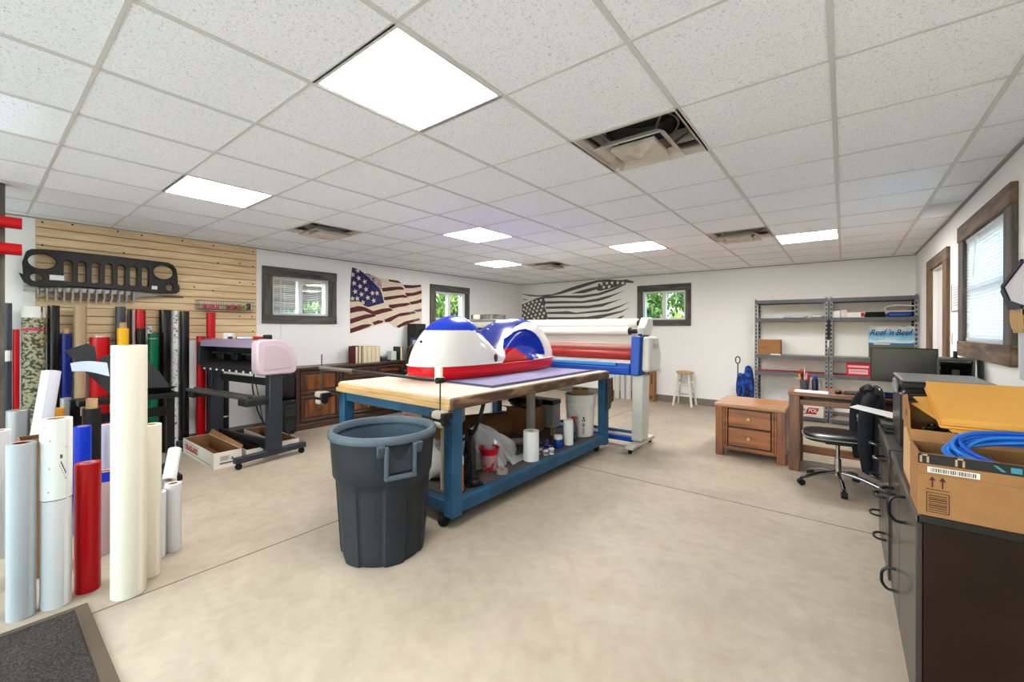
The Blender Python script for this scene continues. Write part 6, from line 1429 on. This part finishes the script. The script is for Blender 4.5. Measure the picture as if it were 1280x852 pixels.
def cabinet(label, y0, y1, xf, fronts):
    t = thing('file_cabinet', label, 'cabinet', ((xf+XR-.02)/2,(y0+y1)/2,0)); cx = (xf+XR-.02)/2; cy = (y0+y1)/2; a = (XR-.02-xf)/2; b = (y1-y0)/2
    MB().box(-a+.02,a,-b+.003,b-.003,.0,.735).build('carcass', CABE, t, bevel=.002)
    MB().box(-a,a,-b,b,.735,.762).build('top', CAB, t, bevel=.003)
    MB().box(-a-.004,-a+.010,-b,b,.737,.7625).build('edge_strip', CABT, t, bevel=.002)
    for (p,q,z0,z1,nm,hz,vv) in fronts:
        d = MB().box(-a-.0,-a+.019,p-cy+.002,q-cy-.002,z0,z1).build(nm, CABF, t, bevel=.003)
        mb = MB(); pull(mb, -a, vv-cy if vv else (p+q)/2-cy, hz, .055 if vv else min(.055,(q-p)*.2), vert=bool(vv)); mb.build('handle', PULL, d)
    return t
cabinet('dark brown cabinet nearest the camera with the open box on top', 2.13,3.16,.21,[(2.14,2.72,.02,.73,'door',.66,2.475),(2.725,3.15,.44,.73,'drawer',.60,0),(2.725,3.15,.02,.435,'door',.17,2.88)])
cabinet('second dark cabinet beyond the nearest one, under the printer', 3.18,4.02,.20,[(3.19,3.59,.52,.73,'drawer',.66,0),(3.19,3.59,.27,.515,'drawer',.44,0),(3.19,3.59,.02,.265,'drawer',.19,0),(3.60,4.01,.52,.73,'drawer',.66,0),(3.60,4.01,.27,.515,'drawer',.44,0),(3.60,4.01,.02,.265,'drawer',.19,0)])
CT = .7625
# near box with cable
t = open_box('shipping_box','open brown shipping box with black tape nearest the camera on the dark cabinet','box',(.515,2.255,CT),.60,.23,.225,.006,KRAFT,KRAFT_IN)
t.children[0].name = 'walls'
TP = M('black_tape', (34,32,32), .35); TPT = M('tape_teal', (60,150,170), .5); TPG = M('tape_beige_print', (190,160,126), .6)
MB().box(-.300,.30,-.1165,-.115,.188,.224).build('black_tape', TP, t)
mb = MB()
for x in (-.295,-.205,.05,.18): mb.box(x,x+.006,-.1172,-.1165,.192,.222); mb.box(x+.018,x+.024,-.1172,-.1165,.192,.214); mb.box(x,x+.02,-.1172,-.1165,.216,.222)
mb.build('tape_print', TPG, t); MB().prism([(-.115,.214),(-.105,.214),(-.085,.196),(-.095,.196)],'y',-.1172,-.1165).box(-.075,-.05,-.1172,-.1165,.196,.214).build('tape_print_teal', TPT, t)
MB().box(-.275,-.145,-.1162,-.115,.158,.178).build('barcode_label', WPAPER, t)
mb = MB(); rd = random.Random(4); x = -.268
while x < -.155: w = rd.choice([.001,.002,.003]); mb.box(x,x+w,-.1168,-.1162,.161,.175); x += w+rd.choice([.001,.002])
mb.build('barcode', INKD, t)
mb = MB()
for x in (-.262,-.236): mb.box(x-.002,x+.002,-.1162,-.115,.105,.132); mb.prism([(x-.009,.130),(x+.009,.130),(x,.145)],'y',-.1162,-.115)
mb.box(-.278,-.218,-.1162,-.115,.096,.0985)
for (p,q,z0,z1) in ((-.278,-.218,.015,.0175),(-.278,-.218,.0845,.087),(-.278,-.2755,.015,.087),(-.2205,-.218,.015,.087)): mb.box(p,q,-.1162,-.115,z0,z1)
for k in range(8): mb.box(-.272,-.224,-.1162,-.115,.023+.0073*k,.0255+.0073*k+.001*(k%3))
mb.build('printed_symbols', M('carton_ink',(84,50,30),.7), t)
MB().box(-.2995,.30,-.1155,-.115,.15,.152).build('crease_line', M('crease',(140,102,64),.8), t)
def flap(mb, x0,x1,y0,y1,z,dx,dy,dz): 
    vs = [(x0,y0,z),(x1,y1,z),(x1+dx,y1+dy,z+dz),(x0+dx,y0+dy,z+dz)]; n = Vector((dy+.0001,-dx,0)).normalized()*.004
    mb.add([Vector(v) for v in vs]+[Vector(v)+Vector((.003,.003,0)) for v in vs],[(0,1,2,3),(7,6,5,4),(0,4,5,1),(1,5,6,2),(2,6,7,3),(3,7,4,0)])
mb = MB(); flap(mb,-.30,.30,.112,.112,.225,0,.012,.042); mb.build('back_flap', KRAFT, t)
# blue cable coil
t = thing('network_cable','thick coil of bright blue network cable lying in the open shipping box','cable',(.60,2.255,CT+.15))
CB = M('cable_blue', (16,92,216), .35); CBL = M('cable_blue_light',(50,130,226),.35)
mb = MB(); rd = random.Random(9)
for k in range(16):
    r = .245+rd.uniform(-.03,.03); dz = rd.uniform(-.02,.02); ph_ = rd.uniform(0,6); ti = .35+rd.uniform(-.06,.06)
    P = []
    for i in range(48):
        q = 2*PI*i/48; x = (r+.008*math.sin(3*q+ph_))*1.15*math.cos(q); y = r*.52*math.sin(q)
        P.append((x, y*.75, .035+dz*.8+.006*math.sin(2*q+ph_)+.14*(1-(q/PI-1)**2 if False else max(0,math.sin(q)*.5+.5))*ti*2))
    mb.tube(P,.0065,7,mi=k%2,closed=True)
mb.build('coil',[CB,CBL],t)
MB().box(-.02,.015,.06,.075,.135,.150).build('plug', M('clear_plug',(220,224,226),.3), t, bevel=.002)
MB().tube(smooth_pts([(-.24,-.03,.05),(-.15,-.10,.055),(0,-.125,.045),(.15,-.10,.035),(.2,-.06,.03)],8),.006,7).build('loose_strand',CBL,t)
# second box
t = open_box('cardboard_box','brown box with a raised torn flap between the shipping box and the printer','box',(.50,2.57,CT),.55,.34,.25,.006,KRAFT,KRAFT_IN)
MB().prism([(-.10,.25),(.168,.25),(.168,.36),(.02,.385),(-.07,.33)],'x',-.279,-.274).build('side_flap', KRAFT, t); MB().prism([(-.27,.25),(.27,.25),(.26,.335),(-.26,.335)],'y',.166,.171).build('back_flap', KRAFT, t)
mb = MB(); mb.prism([(-.13,.02),(.12,.03),(.10,.22),(.02,.24),(-.12,.20)],'x',-.279,-.2755); mb.build('torn_liner', M('torn_paper',(206,166,118),.9), t)
MB().box(-.2800,-.2790,-.02,.03,.29,.32).build('handle_hole', M('hole_dark',(110,80,50),.9), t)
t = thing('cable_bundle','tangle of black cables in the brown box beneath the envelopes','cable',(.33,2.56,CT+.25))
mb = MB(); rd = random.Random(3)
for k in range(9): mb.tube(smooth_pts([(rd.uniform(-.06,.06),rd.uniform(-.05,.05),rd.uniform(-.01,.06)) for _ in range(5)],5),.006,6)
mb.build('strands', BLACK, t); MB().box(-.03,.03,-.02,.02,-.20,.0).build('adapter', DGREY, t)
t.location.z = CT+.2075
# envelopes
t = thing('envelope_stack','stack of orange manila envelopes lying tilted on top of the open brown box','envelopes',(.56,2.60,CT+.288))
ENV = M('manila', (240,176,82), .6, var=.05, vscale=6); ENV2 = M('manila_edge', (206,138,48), .7)
tilt = math.radians(16)
def quad(mb, pts, th):
    vs = [Vector(p) for p in pts]; mb.add(vs+[v+Vector((0,0,th)) for v in vs], [(3,2,1,0),(4,5,6,7),(0,1,5,4),(1,2,6,5),(2,3,7,6),(3,0,4,7)])
def envq(ox,oy,rot,w,l,z):
    R = Matrix.Rotation(rot,3,'Z'); T = Matrix.Rotation(tilt,3,'X'); return [T@(R@Vector((x,y,0)))+Vector((ox,oy,z)) for (x,y) in ((-w,-l),(w,-l),(w,l),(-w,l))]
rd = random.Random(6)
for k in range(7):
    mb = MB(); quad(mb, envq(rd.uniform(-.006,.006), rd.uniform(-.006,.006), .02*rd.uniform(-1,1)+.0, .255,.20,.045+.006*k), .0055); mb.build('envelope', ENV, t)
mb = MB(); quad(mb, envq(-.075,-.03,.42,.20,.15,.034), .004); mb.build('envelope', ENV, t); mb = MB(); quad(mb, envq(-.05,.0,.25,.22,.17,.0395), .004); mb.build('envelope', ENV, t)
# printer
PRB = M('printer_black', (38,38,40), .35); PRS = M('printer_silver', (150,150,152), .35, metal=.3)
t = thing('office_printer','black and silver all-in-one printer on the second cabinet','printer',(.52,3.56,CT))
MB().prism([(-.25,0),(.25,0),(.25,.27),(-.25,.27),(-.27,.12)],'x',-.24,.10).build('body', PRB, t, bevel=.012)
MB().prism([(-.24,.0),(.24,.0),(.22,.24),(.10,.30),(-.24,.30)],'x',-.262,-.241).build('side_panel', PRB, t, bevel=.008)
MB().box(-.25,.10,-.25,.25,.272,.315).build('scanner_bed', PRB, t, bevel=.01)
MB().box(-.255,.11,-.26,.25,.335,.375).build('scanner_lid', PRB, t, bevel=.012)
MB().box(-.258,.112,-.262,.25,.376,.388).build('lid_trim', PRS, t, bevel=.005)
MB().box(-.24,.09,-.22,.22,.315,.335).build('hinge_gap', M('gap_dark',(20,20,20),.6), t)
MB().prism([(-.10,.29),(.12,.29),(.06,.37),(-.06,.37)],'x',-.275,-.256).build('corner_bracket', PRS, t, bevel=.006)
# paper output tray
t = thing('paper_tray','black paper tray with a white sheet jutting out past the cabinet beside the jacket','paper tray',(.335,3.86,CT))
MB().box(-.12,.12,-.16,.14,0,.02).build('base', BLACK, t, bevel=.004); MB().prism([(-.12,.02),(.12,.02),(.10,.055),(-.14,.048)],'y',-.14,.12).build('support', BLACK, t, bevel=.004)
MB().add([(-.30,.24,.085),(-.25,.40,.085),(.08,.14,.062),(.06,-.14,.062),(-.30,.24,.088),(-.25,.40,.088),(.08,.14,.065),(.06,-.14,.065)],[(0,1,2,3),(7,6,5,4),(0,4,5,1),(1,5,6,2),(2,6,7,3),(3,7,4,0)]).build('white_sheet', WPAPER, t)

# ------------------------------------------------------------------ right wall notices, door mat, red rack
t = thing('wall_notice','framed white paper notice on the right wall between door and window','notice',(XR,5.64,1.74)); MB().box(-.008,-.0005,-.16,.16,-.125,.125).build('sheet', WPAPER, t); 
mb = MB()
for k in range(8): mb.box(-.0088,-.008,-.12,.12-.02*(k%3),.09-.024*k,.094-.024*k)
mb.build('printed_lines', INKG, t); MB().box(-.012,-.0005,-.17,-.16,-.135,.13).box(-.012,-.0005,.16,.17,-.135,.13).box(-.012,-.0005,-.16,.16,-.135,-.125).build('frame', M('notice_frame',(120,116,110),.5), t)
t = thing('light_switch','white light switch on the right wall beside the door','switch',(XR,5.86,1.35)); MB().box(-.007,-.0005,-.04,.04,-.06,.06).build('plate', WPLAST, t, bevel=.002); MB().box(-.013,-.007,-.012,.012,-.025,.025).build('rocker', WPAPER, t, bevel=.002)
HN = M('cap_navy', (40,44,74), .7); HW = M('cap_white', (226,226,232), .7); HT = M('tan_fringe', (206,168,116), .8)
t = thing('hanging_cap','white and navy folded fabric pennant hanging on the right wall over the window edge','pennant',(.77,3.70,1.66))
mb = MB(); mb.add([(0,.205,.035),(0,-.16,.145),(0,-.16,-.09),(0,.06,-.06),(.012,.205,.035),(.012,-.16,.145),(.012,-.16,-.09),(.012,.06,-.06)],[(0,1,2,3),(7,6,5,4),(0,4,5,1),(1,5,6,2),(2,6,7,3),(3,7,4,0)]); mb.build('fabric', HW, t)
MB().bar((-.003,.212,.035),(-.003,-.16,.152),.012,.026).bar((-.003,.205,.03),(-.003,.05,-.085),.012,.05).bar((-.003,.055,-.075),(-.003,-.16,-.11),.012,.045).build('border', HN, t)
mb = MB()
for k in range(7): mb.tube(smooth_pts([(0,.02-.03*k,-.11),(-.005,.0-.028*k,-.17),(0,-.02-.025*k,-.22-.02*(k%2))],4),.011,6)
mb.build('fringe', HT, t); MB().cyl((0.012,-.05,.05),(.05,-.05,.05),.008,n=8).build('hook', STEEL, t)
t = thing('paper_strips','pale lavender paper sheets hanging on the right wall below the pennant','paper',(.775,3.60,1.16)); 
for k in range(2): MB().grid(lambda u,v:(.012*k+.004*math.sin(5*v+k), -.18+.20*u+.02*k+.01*v, .40*v),6,8).build('sheet', M('lavender_paper',(206,208,220),.6), t)
MB().box(-.01,.045,-.08,-.06,.36,.39).build('clip', BLACK, t)
MATF = M('mat_pile', (48,42,38), .95, rgb2=(92,82,76), vscale=120, thresh=(.42,.68), bump=.5, bscale=200); MATB = M('mat_border', (104,88,72), .8, var=.08, vscale=12)
t = thing('door_mat','dark ribbed entrance mat on the floor at the lower left corner','mat',(-2.34,-.13,0)); a,b = .75,.50
MB().box(-a,a,-b,b,0,.005).build('backing', MATB, t, bevel=.002); MB().box(-a+.035,a-.035,-b+.055,b-.055,.005,.011).build('pile', MATF, t, bevel=.003)
MB().box(-a,a,-b,-b+.05,.005,.008).box(-a,a,b-.05,b,.005,.008).box(-a,-a+.03,-b+.05,b-.05,.005,.008).box(a-.03,a,-b+.05,b-.05,.005,.008).build('border', MATB, t)
PST = mat_wood('rack_post_wood', (74,66,58), (116,106,96), 'z', 5, .7, .2)
t = thing('roll_rack','dark timber post with steel pegs holding red rolls at the left edge','rack',(-5.06,.10,0))
MB().box(-.05,.05,-.06,.05,0,ZC-.006).build('post', PST, t, bevel=.004); 
for z in (2.175,1.975): MB().bar((.04,-.005,z),(.16,-.005,z+.0),.016,.016).build('peg', STEEL, t)
MB().box(-.09,.09,-.10,.09,0,.008).build('foot_plate', DGREY, t)
for k,z in enumerate((2.183,1.983)):
    q = thing('vinyl_roll', '%s short red roll lying on the pegs of the rack at the upper left edge' % ('upper','lower')[k], 'roll of film', (-4.955,-.10,z), 0, 'red rolls on the rack')
    MB().lathe([(.026,0),(.044,0),(.044,.33),(.026,.33)],n=36,closed=True).build('film', RED, q); MB().lathe([(.022,.001),(.0258,.001),(.0258,.329),(.022,.329)],n=24,closed=True).build('core', CORE, q)
    for c in q.children: c.rotation_euler = (-PI/2,0,0); c.location = (0,0,.044)

# ------------------------------------------------------------------ world, camera, view
w = bpy.data.worlds.new('World'); SC.world = w; w.use_nodes = True; nt = w.node_tree
bg = nt.nodes['Background']; sk = nt.nodes.new('ShaderNodeTexSky'); sk.sky_type = 'NISHITA'; sk.sun_disc = False; sk.sun_elevation = math.radians(48); sk.sun_rotation = math.radians(200); sk.air_density = 1.2; sk.dust_density = 2.0
nt.links.new(sk.outputs[0], bg.inputs['Color']); bg.inputs['Strength'].default_value = 1.05
cam = bpy.data.cameras.new('camera'); co = bpy.data.objects.new('camera', cam); COL.objects.link(co); SC.camera = co
F, YAW, HY, ROLL, HC = 528.6225, .6652, 410.52, .0026, 1.4363
s_, c_ = math.sin(YAW), math.cos(YAW)
fw = Vector((-s_,c_,0)); rt = Vector((c_,s_,0)); up = Vector((0,0,1))
cr, sr = math.cos(ROLL), math.sin(ROLL)
R_ = rt*cr+up*sr; U_ = up*cr-rt*sr
m = Matrix((R_,U_,-fw)).transposed().to_4x4(); m.translation = (0,0,HC); co.matrix_world = m
cam.sensor_width = 36; cam.sensor_fit = 'HORIZONTAL'; cam.lens = F/1280*36; cam.shift_y = (HY-426)/1280; cam.clip_start = .02
vs = SC.view_settings; vs.view_transform = 'Standard'; vs.look = 'None'; vs.gamma = 1; vs.exposure = EXPOSURE; vs.use_curve_mapping = False
SC.cycles.max_bounces = 10; SC.cycles.diffuse_bounces = 6; SC.cycles.transparent_max_bounces = 16; SC.cycles.caustics_reflective = False; SC.cycles.caustics_refractive = False
SC.cycles.use_denoising = True
